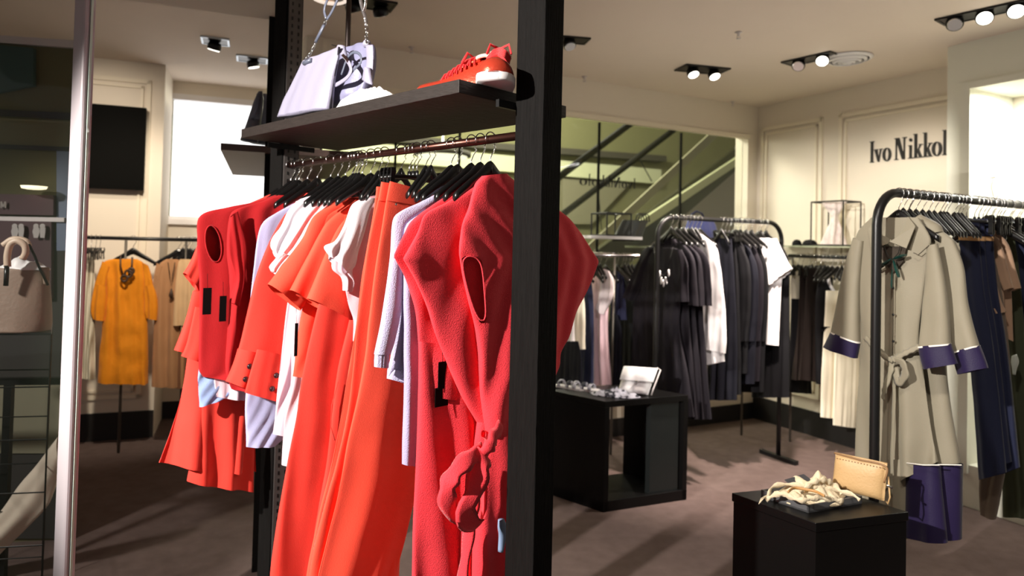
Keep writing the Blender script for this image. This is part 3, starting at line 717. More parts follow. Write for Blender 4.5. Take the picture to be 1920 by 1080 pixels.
ribbon('belt_end', t, pl, [(900, 860, 0, .3), (893, 920, 0, .5), (880, 1000, 0, .9), (866, 1090, 0, 1.2), (860, 1180, 0, .9)], .03, f_crepe, .03)
ribbon('belt_knot', t, pl, [(938, 800, -.01, .1), (925, 820, .02, .2), (918, 838, .03, .1), (900, 852, .01, .2), (888, 856, 0, .3)], .042, f_crepe, .05, .006)
sec = cloth('security_tag', t, pl, [(935, 976, 944, 972), (934, 990, 951, 990), (936, 1004, 948, 1008), (935, 1035, 942, 1034)], mat('grey_blue_plastic', (128, 148, 178), .3), t=(.008, .008), amp=(0, 0), off=.055, M=14, N=20, wr=0, caps=True)
# coat hangers without visible garments
for px in (663, 668, 674, 710, 722, 753, 799, 809):
    P = on_line_x(RA, RB, px); P.z = 1.8
    hanger(P, V, NN, 'one of the black plastic hangers packed between clothes on the brown rail', HG, narrow=.45)
# ================================================================ generic hanging garments (metric, in a Plane)
def G(kind, pl, zt, m, L=.7, W=.2, label='', cat='top', name=None, group=None, sd=0, off=0, dens=.6, t0=.012, t1=.025, slv=None, hang=True, clip=False, hgroup='', hlabel=None, amp=.01, flare=1.0, P=None):
    t = thing(name or {'tee': 'short_sleeved_top', 'long': 'long_sleeved_top', 'dress': 'hanging_dress', 'trousers': 'hanging_trousers', 'sleeveless': 'sleeveless_top'}[kind], label, cat, H(pl.P, zt), group)
    if hang: hanger(pl.P, pl.v, pl.n, hlabel or ('black hanger holding the ' + label)[:100], hgroup, clip or kind == 'trousers')
    if hang and kind != 'trousers': off -= .0
    k = dict(px=False, mirror=True, M=int(36 * dens) + 10, N=int(60 * dens) + 12, wr=.004, seed=sd)
    if kind == 'trousers':
        for s in (-1, 1):
            rows = [(s * .08 - .085, zt, s * .08 + .085, zt), (s * .085 - .09, zt - L * .3, s * .085 + .085, zt - L * .3), (s * .085 - .085 * flare, zt - L, s * .085 + .085 * flare, zt - L)]
            cloth('leg', t, pl, rows, m, t=(.012, .02), amp=(.002, amp), lam=.09, off=off + s * .003, **{**k, 'mirror': False, 'seed': sd + s})
        cloth('waistband', t, pl, [(-.165, zt + .004), (-.167, zt - .035)], m, t=(.016, .016), amp=(0, .001), off=off, **{**k, 'M': 6})
        return t
    rows = [(-.07, zt), (-.12, zt - .022), (-W * .92, zt - .05), (-W, zt - .09), (-W * .97, zt - .2), (-W * .95, zt - min(.38, L * .6)), (-W * flare, zt - L)]
    cloth('body', t, pl, rows, m, t=(t0, t1), amp=(.002, amp), lam=.1, off=off, **k)
    if kind != 'sleeveless':
        sl = slv or (.24 if kind in ('tee', 'dress') else .55)
        for s in (-1, 1):
            a0, a1, e = W * .8, W * 1.02, W * 1.02 + sl * (.42 if sl < .35 else .16)
            rr = [(s * a0 * .8, zt - .04, s * a0 * .8, zt - .14), (s * a1, zt - .085, s * (a1 - .07), zt - .2), (s * e, zt - .06 - sl * .9, s * (e - .11), zt - .1 - sl * .95)]
            if sl > .35: rr = rr[:2] + [(s * (e - .01), zt - .09 - sl * .5, s * (e - .1), zt - .1 - sl * .52), (s * e, zt - .08 - sl, s * (e - .085), zt - .085 - sl)]
            cloth('sleeve', t, pl, rr, m, t=(.014, .018), amp=(.001, .006), lam=.08, off=off + .006, **{**k, 'mirror': False, 'seed': sd + 5 + s})
    return t
def rail_plane(A, B, px, v, n):
    P = on_line_x(A, B, px); return Plane(P, v, n)
# ================================================================ middle rack
MA, MBp = at_y(1265, 407, 4.5), at_y(1440, 423, 4.9); MA.z = MBp.z = 1.705
MU = (MBp - MA); MU.z = 0; MU.normalize(); MV = Vector((MU.y, -MU.x, 0)); MN = -MU
def arch_rack(name, label, A, B, lead, r, rad, U_, V_, foot, post_b=True, tail=0):
    t = thing(name, label, 'clothes rack', H((A + B) / 2, 0))
    a, b = A - U_ * lead, B + U_ * (lead + tail); zt = A.z
    pts = [H(a, rad)] + [H(a, z) for z in (.4, .8, 1.2, zt - r)]
    pts += [H(a + U_ * (r - r * math.cos(q)), zt - r + r * math.sin(q)) for q in [k * math.pi / 16 for k in range(1, 9)]]
    pts += [H(b - U_ * (r - r * math.sin(q)), zt - r + r * math.cos(q)) for q in [k * math.pi / 16 for k in range(0, 9)]]
    pts += [H(b, z) for z in (1.2, .8, .4, rad)]
    MB().tube(pts, rad, 14, up=V_).build('frame', m_blackmetal, t, True)
    for q in (a, b):
        MB().box(H(q, 0) - V_ * foot - U_ * .02, V_ * 2 * foot, U_ * .04, Z * .03).build('foot', m_blackmetal, t, bevel=.003)
    return t
arch_rack('arched_clothes_rack', 'black arched steel rack of black and white clothes in the middle of the shop', MA, MBp, .14, .13, .016, MU, MV, .16)
f_black = fab('black_crepe', (27, 23, 29), sheen=0); f_black2 = fab('black_wool', (15, 14, 17), sheen=0); f_navyb = fab('black_navy_cloth', (19, 19, 28), sheen=0)
f_wht = fab('white_cotton', (238, 232, 232)); f_wht2 = fab('ivory_cotton', (236, 228, 206))
GM = 'clothes on the arched rack in the middle'; HM = 'hangers on the arched rack in the middle'
def mg(px, name, label, cat, clip=False):
    pl = rail_plane(MA, MBp, px, MV, MN); t = thing(name, label, cat, H(pl.P, 1.6), GM)
    hanger(pl.P - MN * .014, MV, MN, ('black hanger holding the ' + label)[:95], HM, clip); return t, pl
t, pl = mg(1432, 'black_dress', 'long black dress behind the right post of the middle rack', 'dress')
cloth('body', t, pl, [(1415, 446, 1440, 446), (1405, 456, 1462, 456), (1404, 480, 1478, 486), (1410, 560, 1480, 560), (1410, 745, 1480, 745)], f_black2, t=(.02, .03), seed=61)
t, pl = mg(1420, 'white_tee', 'white short sleeved tee near the right post of the middle rack', 'top')
cloth('body', t, pl, [(1405, 446, 1440, 446), (1400, 458, 1456, 452), (1400, 500, 1466, 490), (1405, 560, 1464, 550), (1405, 640, 1460, 648)], f_wht, t=(.012, .02), seed=62)
cloth('sleeve', t, pl, [(1434, 448, 1456, 447), (1436, 480, 1470, 478), (1441, 540, 1485, 504)], f_wht, t=(.012, .025), off=.012, M=24, N=40, seed=63)
for i, (px, r_, bt, mm, lb) in enumerate(((1404, 1436, 735, f_black2, 'black blouse beside the white tee on the middle rack'), (1394, 1428, 715, f_black, 'soft black jacket left of the white tee, fourth from the right post'),
                               (1384, 1418, 720, f_navyb, 'blue black long sleeved top in the middle of the middle rack'), (1373, 1404, 700, f_black2, 'black wool top right of the black clipped trousers'))):
    t, pl = mg(px, 'black_blouse', lb, 'top')
    cloth('body', t, pl, [(px - 12, 444, px + 6, 444), (px - 24, 456, px + 22, 462), (px - 30, 480, r_ - 6, 486), (px - 34, 560, r_, 560), (px - 36, bt, r_ - 4, bt)], mm, t=(.012, .022), amp=(.002, .008), seed=64 + i)
    cloth('sleeve', t, pl, [(px + 4, 452, px + 20, 462), (px + 14, 500, r_ + 2, 500), (px + 16, 570, r_ + 4, 570), (px + 12, 640, r_ - 2, 640)], mm, t=(.01, .016), off=.012, M=24, N=36, seed=69 + i)
for i, (px, bt) in enumerate(((1365, 740), (1358, 750))):
    t, pl = mg(px, 'black_trousers', ('black clip hung trousers right of the white shirt, behind', 'black clip hung trousers touching the white shirt')[i], 'trousers', True)
    cloth('legs', t, pl, [(px - 26, 446, px + 14, 448), (px - 28, 540, px + 20, 540), (px - 30, 650, px + 24, 650), (px - 32, bt, px + 24, bt)], (f_black2, f_navyb)[i], t=(.012, .022), amp=(.002, .01), seed=75 + i)
t, pl = mg(1310, 'white_shirt', 'white long sleeved shirt among the black clothes of the middle rack', 'shirt')
cloth('body', t, pl, [(1290, 436, 1316, 440), (1275, 446, 1332, 452), (1268, 462, 1346, 472), (1280, 560, 1352, 560), (1300, 640, 1358, 640), (1312, 688, 1358, 678)], f_wht, t=(.014, .024), amp=(.002, .01), lam=.07, seed=77)
cloth('sleeve', t, pl, [(1318, 446, 1338, 455), (1322, 500, 1350, 500), (1316, 570, 1358, 570), (1311, 640, 1362, 640), (1310, 650, 1360, 663)], f_wht, t=(.014, .02), amp=(.001, .006), off=.014, M=40, N=44, seed=78)
cloth('collar', t, pl, [(1287, 432, 1308, 434), (1290, 444, 1318, 447)], f_wht, t=(.02, .024), off=.004, M=8, N=30, seed=79)
bl = 782
for i, (px, sh, el, lb) in enumerate(((1288, 1326, 1335, 'black elbow sleeved dress touching the white shirt'), (1276, 1312, 1320, 'black elbow sleeved dress, third from the left post'), (1266, 1300, 1308, 'black elbow sleeved dress, second from the left post'))):
    t, pl = mg(px, 'black_dress', lb, 'dress')
    cloth('body', t, pl, [(px - 22, 446, px, 448), (px - 44, 460, sh - 26, 462), (px - 60, 490, sh - 8, 486), (px - 62, 580, sh - 8, 580), (px - 66, 700, sh, 700), (px - 70, bl, sh + 8, bl + 4)], f_black, t=(.014, .028), amp=(.002, .012), seed=80 + i)
    cloth('sleeve', t, pl, [(px + 2, 454, px + 18, 460), (px + 16, 486, sh, 482), (px + 18, 540, el - 2, 530), (px + 24, 572, el, 574)], f_black, t=(.012, .02), off=.012, M=26, N=40, seed=84 + i)
t, pl = mg(1256, 'black_dress', 'black dress wearing a tusk bead necklace, nearest the left post of the middle rack', 'dress')
cloth('body', t, pl, [(1226, 462, 1262, 465), (1212, 464, 1272, 468), (1200, 480, 1284, 490), (1190, 560, 1276, 570), (1187, 620, 1274, 620), (1185, 700, 1290, 700), (1182, bl, 1300, bl)], f_black, t=(.016, .03), amp=(.002, .014), seed=88)
cloth('sleeve', t, pl, [(1214, 462, 1226, 470), (1196, 490, 1216, 500), (1180, 530, 1204, 540), (1169, 558, 1192, 565)], f_black, t=(.012, .02), off=.01, M=26, N=40, seed=89)
cloth('sleeve', t, pl, [(1262, 466, 1278, 468), (1262, 500, 1290, 498), (1266, 540, 1289, 535), (1268, 566, 1290, 566)], f_black, t=(.012, .02), off=.014, M=26, N=40, seed=90)
nk = thing('tusk_necklace', 'black cord necklace with white tusk shaped beads on the front black dress', 'necklace', pl.w(*pl.az(1243, 500, .04), .04))
pts = [pl.w(*pl.az(x, y, .045), .045) for x, y in ((1226, 462), (1229, 490), (1236, 510), (1243, 516), (1250, 510), (1256, 490), (1262, 463))]
MB().tube(pts, .0025, 6).build('cord', m_blackpl, nk, True)
for x, y, a in ((1237, 514, .25), (1240, 526, .2), (1244, 531, 0), (1249, 526, -.2), (1254, 512, .1)):
    c = pl.w(*pl.az(x, y, .055), .055); d = (pl.v * math.sin(a) + Z * math.cos(a))
    MB().tube([c + d * .024, c + d * .016 + pl.n * .004, c, c - d * .016 - pl.n * .002, c - d * .026], [.003, .006, .0075, .006, .002], 8).build('tusk_bead', m_white, nk, True)
for px in (1259, 1283, 1298, 1305, 1353, 1380, 1389, 1400, 1410, 1427, 1437):
    hanger(on_line_x(MA, MBp, px), MV, MN, 'one of the bare steel hooked hangers on the arched middle rack', HM, narrow=.5)

# ================================================================ right rack with the long coats
CA, CB = on_z(1682, 362, 1.74), on_z(1915, 385, 1.74)
CU = (CB - CA); CU.z = 0; CU.normalize(); CV = Vector((CU.y, -CU.x, 0)); CN = -CU
arch_rack('arched_clothes_rack', 'black arched steel rack of olive coats at the right edge', CA, CB, .13, .13, .018, CU, CV, .12, tail=.35)
f_olive = fab('olive_twill', (138, 130, 112), spec=.3, rough=.6); f_purple = fab('purple_satin_hem', (36, 27, 60), rough=.5)
f_denim = fab('indigo_cloth', (34, 38, 62)); f_navy = fab('navy_cloth', (30, 32, 56), sheen=0); f_tan = fab('dusty_tan_cloth', (168, 136, 112)); f_dkgreen = fab('dark_olive_cloth', (58, 62, 44))
f_brown = fab('grey_brown_cloth', (104, 90, 78)); f_piping = fab('white_piping', (240, 232, 222), bump=0)
GC = 'clothes on the right arched rack'; HC = 'hangers on the right arched rack'
def cg(px, name, label, cat, clip=False, hang=True):
    pl = rail_plane(CA, CB, px, CV, CN); t = thing(name, label, cat, H(pl.P, 1.65), GC)
    if hang: hanger(pl.P - CN * .016, CV, CN, ('black hanger holding the ' + label)[:95], HC, clip)
    return t, pl
def rib(parent, name, pl, pts, r, m, off):
    return MB().tube([pl.w(*pl.az(x, y, off), off) for x, y in pts], r, 6).build(name, m, parent, True)
# from the right edge inward (far from viewer first)
t, pl = cg(1905, 'navy_dress', 'navy dress at the right edge of the photo on the coat rack', 'dress')
cloth('body', t, pl, [(1880, 424, 1915, 424), (1866, 436, 1940, 440), (1880, 470, 1950, 480), (1895, 560, 1950, 560), (1900, 700, 1955, 700), (1895, 900, 1960, 900)], f_navy, t=(.015, .03), seed=101)
cloth('sleeve', t, pl, [(1895, 430, 1920, 436), (1900, 480, 1935, 480), (1905, 580, 1945, 580)], f_denim, t=(.014, .02), off=.016, M=24, N=40, seed=102)
t, pl = cg(1890, 'olive_trousers', 'dark olive clipped trousers between the tan tops and navy dress', 'trousers', True)
cloth('legs', t, pl, [(1860, 428, 1900, 426), (1862, 520, 1912, 520), (1870, 700, 1925, 700), (1880, 900, 1930, 900), (1882, 968, 1930, 972)], f_dkgreen, t=(.014, .025), seed=103)
for i, (px, dx, lb) in enumerate(((1866, 14, 'dusty tan short sleeved top, right of the two'), (1856, 0, 'dusty tan short sleeved top, left of the two'))):
    t, pl = cg(px, 'tan_blouse', lb, 'top')
    cloth('body', t, pl, [(1820 + dx, 426, 1850 + dx, 430), (1812 + dx, 440, 1872 + dx, 450), (1820 + dx, 500, 1880 + dx, 510), (1835 + dx, 600, 1886 + dx, 640)], (f_tan, f_tan)[i], t=(.012, .02), seed=105 + i)
    cloth('sleeve', t, pl, [(1838 + dx, 428, 1862 + dx, 438), (1856 + dx, 470, 1880 + dx, 466), (1872 + dx, 520, 1892 + dx, 512), (1883 + dx, 546, 1900 + dx, 540)], f_tan, t=(.014, .022), off=.014, M=26, N=40, seed=108 + i)
t, pl = cg(1846, 'brown_dress', 'grey brown sleeved dress whose hem hangs low behind the navy trousers', 'dress')
cloth('body', t, pl, [(1815, 430, 1845, 432), (1815, 500, 1868, 500), (1826, 640, 1890, 640), (1835, 800, 1895, 800), (1840, 962, 1866, 974)], f_brown, t=(.012, .03), amp=(.002, .014), seed=111)
cloth('sleeve', t, pl, [(1838, 500, 1860, 500), (1848, 560, 1875, 560), (1864, 590, 1886, 585)], f_tan, t=(.01, .016), off=.018, M=20, N=36, seed=112)
for i, (px, xl, xr, yb, lb) in enumerate(((1840, 1840, 1862, 890, 'indigo clipped trousers with tan belt, right of three'), (1832, 1822, 1846, 880, 'indigo clipped trousers with tan belt, middle of three'), (1824, 1800, 1836, 900, 'indigo clipped trousers with tan belt, left of three'))):
    t, pl = cg(px, 'indigo_trousers', lb, 'trousers', True)
    cloth('legs', t, pl, [(xl - 4, 410, xr, 410), (xl - 2, 450, xr, 450), (xl + 4, 540, xr + 8, 540), (xl + 14, 640, xr + 24, 640), (xl + 26, 760, xr + 38, 760), (xl + 36, yb, xr + 50, yb - 14)], f_denim, t=(.014, .024), amp=(.002, .008), seed=114 + i)
    cloth('belt', t, pl, [(xl - 2, 442, xr + 1, 444), (xl - 2, 450, xr + 1, 452)], fab('orange_tan_belt', (216, 168, 118)), t=(.0175, .0175), amp=(0, 0), M=6, N=30, seed=0, wr=.001)
# second coat
def coat(px, label, body, sl, cuff, sr=None, cr=None, hemp=None, sd=0, t1=.04):
    t, pl = cg(px, 'shirt_coat', label, 'coat')
    cloth('body', t, pl, body, f_olive, t=(.018, t1), amp=(.002, .014), lam=.13, M=70, N=84, seed=sd)
    if hemp:
        cloth('hem_panel', t, pl, hemp, f_purple, t=(t1 + .004, t1 + .006), amp=(.01, .012), lam=.13, seed=sd, M=20)
        rib(t, 'piping', pl, [(hemp[0][0], hemp[0][1]), ((hemp[0][0] + hemp[0][2]) / 2, (hemp[0][1] + hemp[0][3]) / 2 + 2), (hemp[0][2], hemp[0][3])], .002, f_piping, t1 + .018)
    for s_, c_ in ((sl, cuff), (sr, cr)):
        if not s_: continue
        cloth('sleeve', t, pl, s_, f_olive, t=(.016, .03), amp=(.001, .006), lam=.09, off=.02, M=50, N=50, seed=sd + 3)
        cf = cloth('cuff', t, pl, c_, f_purple, t=(.032, .034), amp=(.002, .005), lam=.09, off=.02, M=14, N=50, seed=sd + 3)
        cloth('piping', cf, pl, [tuple(c_[0]), (c_[0][0], c_[0][1] + 3, c_[0][2], c_[0][3] + 3)], f_piping, t=(.0345, .0345), amp=(.002, .002), lam=.09, off=.02, M=5, N=50, seed=sd + 3)
    return t, pl
t, pl = coat(1700, 'olive shirt coat behind the first, only its right shoulder and sleeve showing',
     [(1690, 410, 1740, 414), (1680, 430, 1786, 448), (1680, 470, 1800, 470), (1690, 560, 1780, 560), (1700, 700, 1776, 700), (1710, 860, 1800, 868)],
     [(1735, 428, 1788, 450), (1750, 500, 1806, 500), (1760, 560, 1815, 573), (1787, 667, 1835, 651)], [(1786, 662, 1836, 648), (1792, 690, 1848, 678), (1796, 702, 1852, 690)],
     hemp=[(1705, 866, 1803, 872), (1706, 1000, 1801, 1012)], sd=120)
cloth('collar', t, pl, [(1716, 410, 1726, 402), (1724, 424, 1760, 420), (1738, 440, 1768, 434)], f_olive, t=(.03, .03), amp=(0, .002), off=.006, M=16, N=36, seed=121)
t, pl = coat(1681, 'olive belted shirt coat with collar and purple cuffs, first on the right rack',
     [(1634, 408, 1722, 408), (1608, 436, 1745, 446), (1602, 470, 1742, 470), (1610, 560, 1730, 560), (1616, 630, 1722, 640), (1612, 690, 1730, 690), (1606, 800, 1745, 800), (1606, 950, 1758, 866)],
     [(1600, 446, 1618, 452), (1584, 500, 1612, 520), (1570, 570, 1610, 590), (1560, 622, 1611, 642)], [(1560, 620, 1612, 641), (1545, 650, 1606, 672)],
     [(1738, 462, 1758, 457), (1736, 520, 1770, 520), (1730, 580, 1777, 580), (1724, 652, 1781, 646)], [(1723, 650, 1782, 644), (1728, 676, 1788, 664), (1733, 692, 1794, 682)],
     hemp=[(1700, 868, 1762, 872), (1700, 1006, 1776, 1018)], sd=130, t1=.03)
cloth('lower_skirt', t, pl, [(1604, 860, 1712, 860), (1606, 940, 1708, 960), (1610, 1000, 1706, 1010)], f_olive, t=(.03, .034), amp=(.012, .012), lam=.13, seed=130, M=16)
def collar_leaf(parent, pl, pts, off, m, th=.003):
    q = [pl.w(*pl.az(x, y, off + o), off + o) for x, y, o in pts]; n = len(q)
    mb = MB(); mb.add([p + pl.n * th for p in q] + q, [tuple(range(n)), tuple(range(2 * n - 1, n - 1, -1))] + [(i, i + n, (i + 1) % n + n, (i + 1) % n) for i in range(n)])
    o = mb.build('collar_leaf', m, parent); bv = o.modifiers.new('b', 'BEVEL'); bv.width = .001; return o
collar_leaf(t, pl, [(1640, 414, 0), (1628, 430, .015), (1634, 466, .03), (1664, 458, .035), (1672, 450, .03), (1662, 444, .02), (1652, 440, .012)], .022, f_olive)
collar_leaf(t, pl, [(1703, 406, 0), (1717, 424, .012), (1700, 466, .03), (1668, 453, .035), (1682, 446, .02), (1694, 430, .01)], .022, f_olive)
collar_leaf(t, pl, [(1640, 462, 0), (1700, 462, 0), (1694, 490, 0), (1674, 512, 0), (1656, 490, 0)], .034, fab('dark_inner_yoke', (62, 54, 46)), .001)
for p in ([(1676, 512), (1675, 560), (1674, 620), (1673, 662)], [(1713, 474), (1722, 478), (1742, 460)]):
    rib(t, 'seam', pl, p, .0018, fab('dark_seam_thread', (70, 62, 50)), .036)  # thin lines along the coat seams, darker than the olive cloth
for y in (540, 590, 640):
    MB().lathe(pl.w(*pl.az(1675, y, .04), .04), [(.0005, .003), (.005, .002), (.005, 0)], 10, pl.v, Z, pl.n).build('button', m_blackpl, t)
ribbon('belt', t, pl, [(1622, 632, -.01, 0), (1640, 652, .01, 0), (1664, 672, .02, 0), (1674, 676, .025, 0)], .022, f_olive, .035)
ribbon('belt', t, pl, [(1674, 676, .025, 0), (1694, 664, .02, 0), (1724, 650, .0, 0)], .022, f_olive, .035)
ribbon('belt_bow', t, pl, [(1672, 676, .0, .2), (1690, 680, .02, .3), (1697, 700, .02, .2), (1686, 716, .01, .1), (1676, 690, 0, 0)], .035, f_olive, .05)
ribbon('belt_end', t, pl, [(1672, 678, .0, .1), (1668, 700, .01, .3), (1660, 724, .015, .4), (1655, 748, .01, .6)], .03, f_olive, .05)
ribbon('belt_end', t, pl, [(1674, 680, .0, .1), (1676, 740, .005, .4), (1672, 850, .01, .5), (1671, 930, .01, .6)], .02, f_olive, .045)
bt = thing('bow_necklace', 'dark green glass bow necklace on the collar of the first olive coat', 'necklace', pl.w(*pl.az(1674, 490, .05), .05))
g_ = mat('dark_green_enamel', (24, 60, 54), .15)
for (x, y, x2, y2, w_) in ((1670, 486, 1642, 506, .018), (1674, 486, 1698, 478, .016), (1675, 488, 1686, 520, .012), (1673, 505, 1672, 540, .007)):
    a, b = pl.w(*pl.az(x, y, .06), .06), pl.w(*pl.az(x2, y2, .06), .06)
    MB().tube([a, a.lerp(b, .4), a.lerp(b, .8), b], [w_ * .4, w_, w_ * 1.1, w_ * .7], 6, flat=.35, up=pl.n).build('pendant', g_, bt)
MB().tube([pl.w(*pl.az(x, y, .05), .05) for x, y in ((1655, 450), (1662, 475), (1673, 487), (1684, 475), (1692, 448))], .0015, 5).build('chain', m_blackpl, bt)
sc_ = thing('security_tag', 'pale plastic security tag pinned on the dark trousers at right', 'tag', on_plane(1903, 690, pl.P, pl.n))
pl2 = rail_plane(CA, CB, 1868, CV, CN)
cloth('tag', sc_, pl2, [(1897, 668, 1906, 664), (1896, 678, 1910, 678), (1898, 690, 1906, 692), (1899, 702, 1904, 703)], mat('pale_plastic', (176, 180, 170), .3), t=(.01, .01), amp=(0, 0), off=.03, M=12, N=20, wr=0, caps=True)
for px in (1694, 1706, 1718, 1730, 1742, 1752, 1764, 1770, 1776, 1790, 1797, 1803, 1812, 1850, 1862, 1874, 1880, 1896, 1912, 1920):
    hanger(on_line_x(CA, CB, px), CV, CN, 'one of the bare wire hooked hangers on the right arched rack', HC, clip=px in (1812, 1862, 1874), narrow=.5)
# ================================================================ rail on the right wall (behind the coat rack)
def wall_rail(name, label, line_p, d, px0, px1, z, rad, m, legs, nrm, shelf=None, group=None):
    A = on_line_x(line_p, line_p + d, px0); B = on_line_x(line_p, line_p + d, px1); A.z = B.z = z
    t = thing('clothes_rail', label, 'clothes rail', H((A + B) / 2, 0), group)
    MB().tube([A, B], rad, 10).build('rail', m, t, True)
    for px in legs:
        q = on_line_x(line_p, line_p + d, px)
        MB().tube([H(q, 0), H(q, z)], .009, 10).build('upright', m_leg, t, True)
    return t, A, B
m_leg = mat('dull_steel_leg', (110, 104, 96), .4, metal=.6)
m_glshelf = mat('glass_shelf', (190, 200, 170), .1, alpha=.55)
RP = K - G1 * .32
t, A, B = wall_rail('wall_rail', 'black rail along the right wall behind the olive coats', RP, -G2, 1474, 1700, 1.465, .014, m_blackmetal, (1481,), G1)
s0 = on_line_x(K - G1 * .16, K - G1 * .16 - G2, 1440)
MB().box(H(K, 1.535) - G2 * (rw(1480)[0] - .0) - G1 * .36, -G2 * 1.6, G1 * .36, Z * .012).build('shelf_board', m_glshelf, t)
GW = 'clothes on the rail of the right wall'; HW = 'hangers on the rail of the right wall'
def wg(px, name, label, cat, zt=1.38, hang=True, clip=False):
    P = on_line_x(RP, RP - G2, px); P.z = 1.465; pl = Plane(P, G1, -G2)
    t = thing(name, label, cat, H(P, zt), GW)
    if hang: hanger(P, G1, -G2, ('black hanger holding the ' + label)[:95], HW, clip)
    return t, pl
t, pl = wg(1492, 'cream_blouse', 'cream sleeveless top at the left end of the wall rail', 'top')
cloth('body', t, pl, [(1484, 512, 1500, 506), (1482, 530, 1506, 530), (1482, 580, 1506, 580), (1483, 638, 1504, 642)], f_wht2, t=(.012, .02), seed=141)
t, pl = wg(1500, 'dark_skirt', 'dark skirt hanging below the cream top on the wall rail', 'skirt', clip=True)
cloth('body', t, pl, [(1484, 560, 1512, 560), (1482, 640, 1516, 640), (1480, 735, 1520, 738)], f_black2, t=(.012, .03), seed=142)
f_dkbrown = fab('dark_brown_cloth', (34, 26, 23), sheen=0)
for i, (px, lb) in enumerate(((1512, 'dark brown flared trousers, left of the clipped pair on the wall rail'), (1524, 'dark brown flared trousers, right of the clipped pair on the wall rail'))):
    t, pl = wg(px, 'flared_trousers', lb, 'trousers', clip=True)
    cloth('legs', t, pl, [(px - 12, 503, px + 14, 503), (px - 14, 560, px + 20, 560), (px - 18, 640, px + 24, 640), (px - 26, 712, px + 26, 716)], f_dkbrown, t=(.012, .026), amp=(.002, .014), lam=.08, seed=143 + i)
for i, (px, xl, xr, yb, lb) in enumerate(((1566, 1564, 1610, 797, 'cream white trousers, right of the pair behind the olive coat'), (1556, 1541, 1590, 782, 'cream white trousers, left of the pair behind the olive coat'))):
    t, pl = wg(px, 'cream_trousers', lb, 'trousers')
    cloth('legs', t, pl, [(xl + 8, 545, xr - 6, 545), (xl + 4, 620, xr - 2, 620), (xl, 700, xr, 700), (xl - 2, yb, xr - 6, yb + 5)], f_wht2, t=(.014, .02), amp=(.001, .004), seed=146 + i)
t, pl = wg(1548, 'black_camisole', 'black camisole with a white beaded strap on the wall rail', 'top')
cloth('body', t, pl, [(1536, 520, 1562, 520), (1530, 560, 1560, 545), (1530, 640, 1552, 640), (1532, 720, 1550, 720)], f_black2, t=(.012, .03), seed=148)
cloth('waist_tie', t, pl, [(1543, 612, 1543, 622), (1562, 612, 1562, 622)], f_black2, t=(.01, .01), off=.04, M=6, N=20, seed=1)
MB().tube([pl.w(*pl.az(x, y, .03), .03) for x, y in ((1556, 510), (1553, 522), (1556, 534), (1562, 544), (1566, 548))], .012, 8).build('beaded_strap', m_white, t, True)
for px in (1518, 1534, 1542, 1574, 1582):
    hanger(on_line_x(RP, RP - G2, px) * 1 + Z * (1.465 - on_line_x(RP, RP - G2, px).z), G1, -G2, 'one of the bare black hangers on the rail of the right wall', HW, narrow=.5)
# wire display frame with a draped scarf
def wire_box(name, label, c, ax, ay, wx, wy, h, r=.006, m=None):
    t = thing(name, label, 'display frame', c)
    cs = [c + ax * sx * wx / 2 + ay * sy * wy / 2 for sx, sy in ((-1, -1), (1, -1), (1, 1), (-1, 1))]
    for z in (r, h): MB().tube([p + Z * z for p in cs], r, 6, closed=True).build('ring', m or m_blackmetal, t)
    for p in cs: MB().tube([p, p + Z * h], r, 6).build('upright', m or m_blackmetal, t)
    return t
def shelf_pt(px, py, inset=.18):
    return on_plane(px, py, K - G1 * inset, G1)
wb = shelf_pt(1566, 466); wb.z = 1.548
hh = (shelf_pt(1566, 379).z - 1.548)
wire_box('wire_cage', 'black wire display frame with a marbled scarf on the right wall shelf', wb, G1, G2, .2, .28, hh)
f_marble = mat('marbled_scarf', (222, 208, 204), .7, var=.35, vscale=30)
sp = Plane(wb, (G1 * .5 - G2 * .85).normalized(), -(G1 * .85 + G2 * .5))
t = thing('marbled_scarf', 'marbled pink grey scarf draped through the wire frame', 'scarf', wb)
cloth('cloth', t, sp, [(1540, 380, 1588, 378), (1552, 396, 1578, 394), (1558, 408, 1572, 408), (1550, 430, 1580, 430), (1540, 452, 1586, 450), (1534, 465, 1592, 465)], f_marble, t=(.02, .05), amp=(.006, .012), lam=.05, seed=150)
for i, (px, lb) in enumerate(((1494, 'dark rimmed sunglasses case on the wall shelf, left one'), (1518, 'folded dark cap on the wall shelf beside the wire frame'))):
    c = shelf_pt(px, 464); c.z = 1.548
    t = thing('folded_cap', lb, 'cap', c)
    w_ = (.04, .06)[i]
    MB().lathe(c, [(w_, .0), (w_ * 1.02, .012), (w_ * .9, .03), (w_ * .6, .045), (.004, .05)], 20, G2, G1 * .8).build('crown', f_black2, t, True)
    MB().lathe(c - G2 * w_ * .7, [(w_ * .9, .002), (w_ * .9, .008), (.002, .012)], 20, G2, G1 * .8).build('brim', f_black2, t, True)

# ================================================================ rail in front of the glass wall
BP = K - G2 * .38
def bp(px, z): q = on_line_x(BP, BP - G1, px); q.z = z; return q
GB = 'clothes on the rail by the glass wall'; HB = 'hangers on the rail by the glass wall'
t, A, B = wall_rail('wall_rail', 'steel rail with a white shelf in front of the green glass wall', BP, -G1, 1040, 1480, 1.44, .012, m_chrome, (1145, 1390), G2)
MB().box(bp(1100, 1.56) - G2 * -.0, (bp(1197, 1.56) - bp(1100, 1.56)), G2 * .3, Z * .022).build('shelf_board', m_white, t)
MB().box(bp(1210, 1.5), (bp(1420, 1.5) - bp(1210, 1.5)), G2 * .3, Z * .016).build('shelf_board', m_glshelf, t)
for px in (1128, 1145): MB().box(bp(px, 1.44), -G1 * .02, G2 * .3, Z * .02).build('bracket', m_grey, t)
f_pinkd = fab('blush_pink_satin', (226, 190, 196), rough=.5)
BV, BN = -G2, -G1
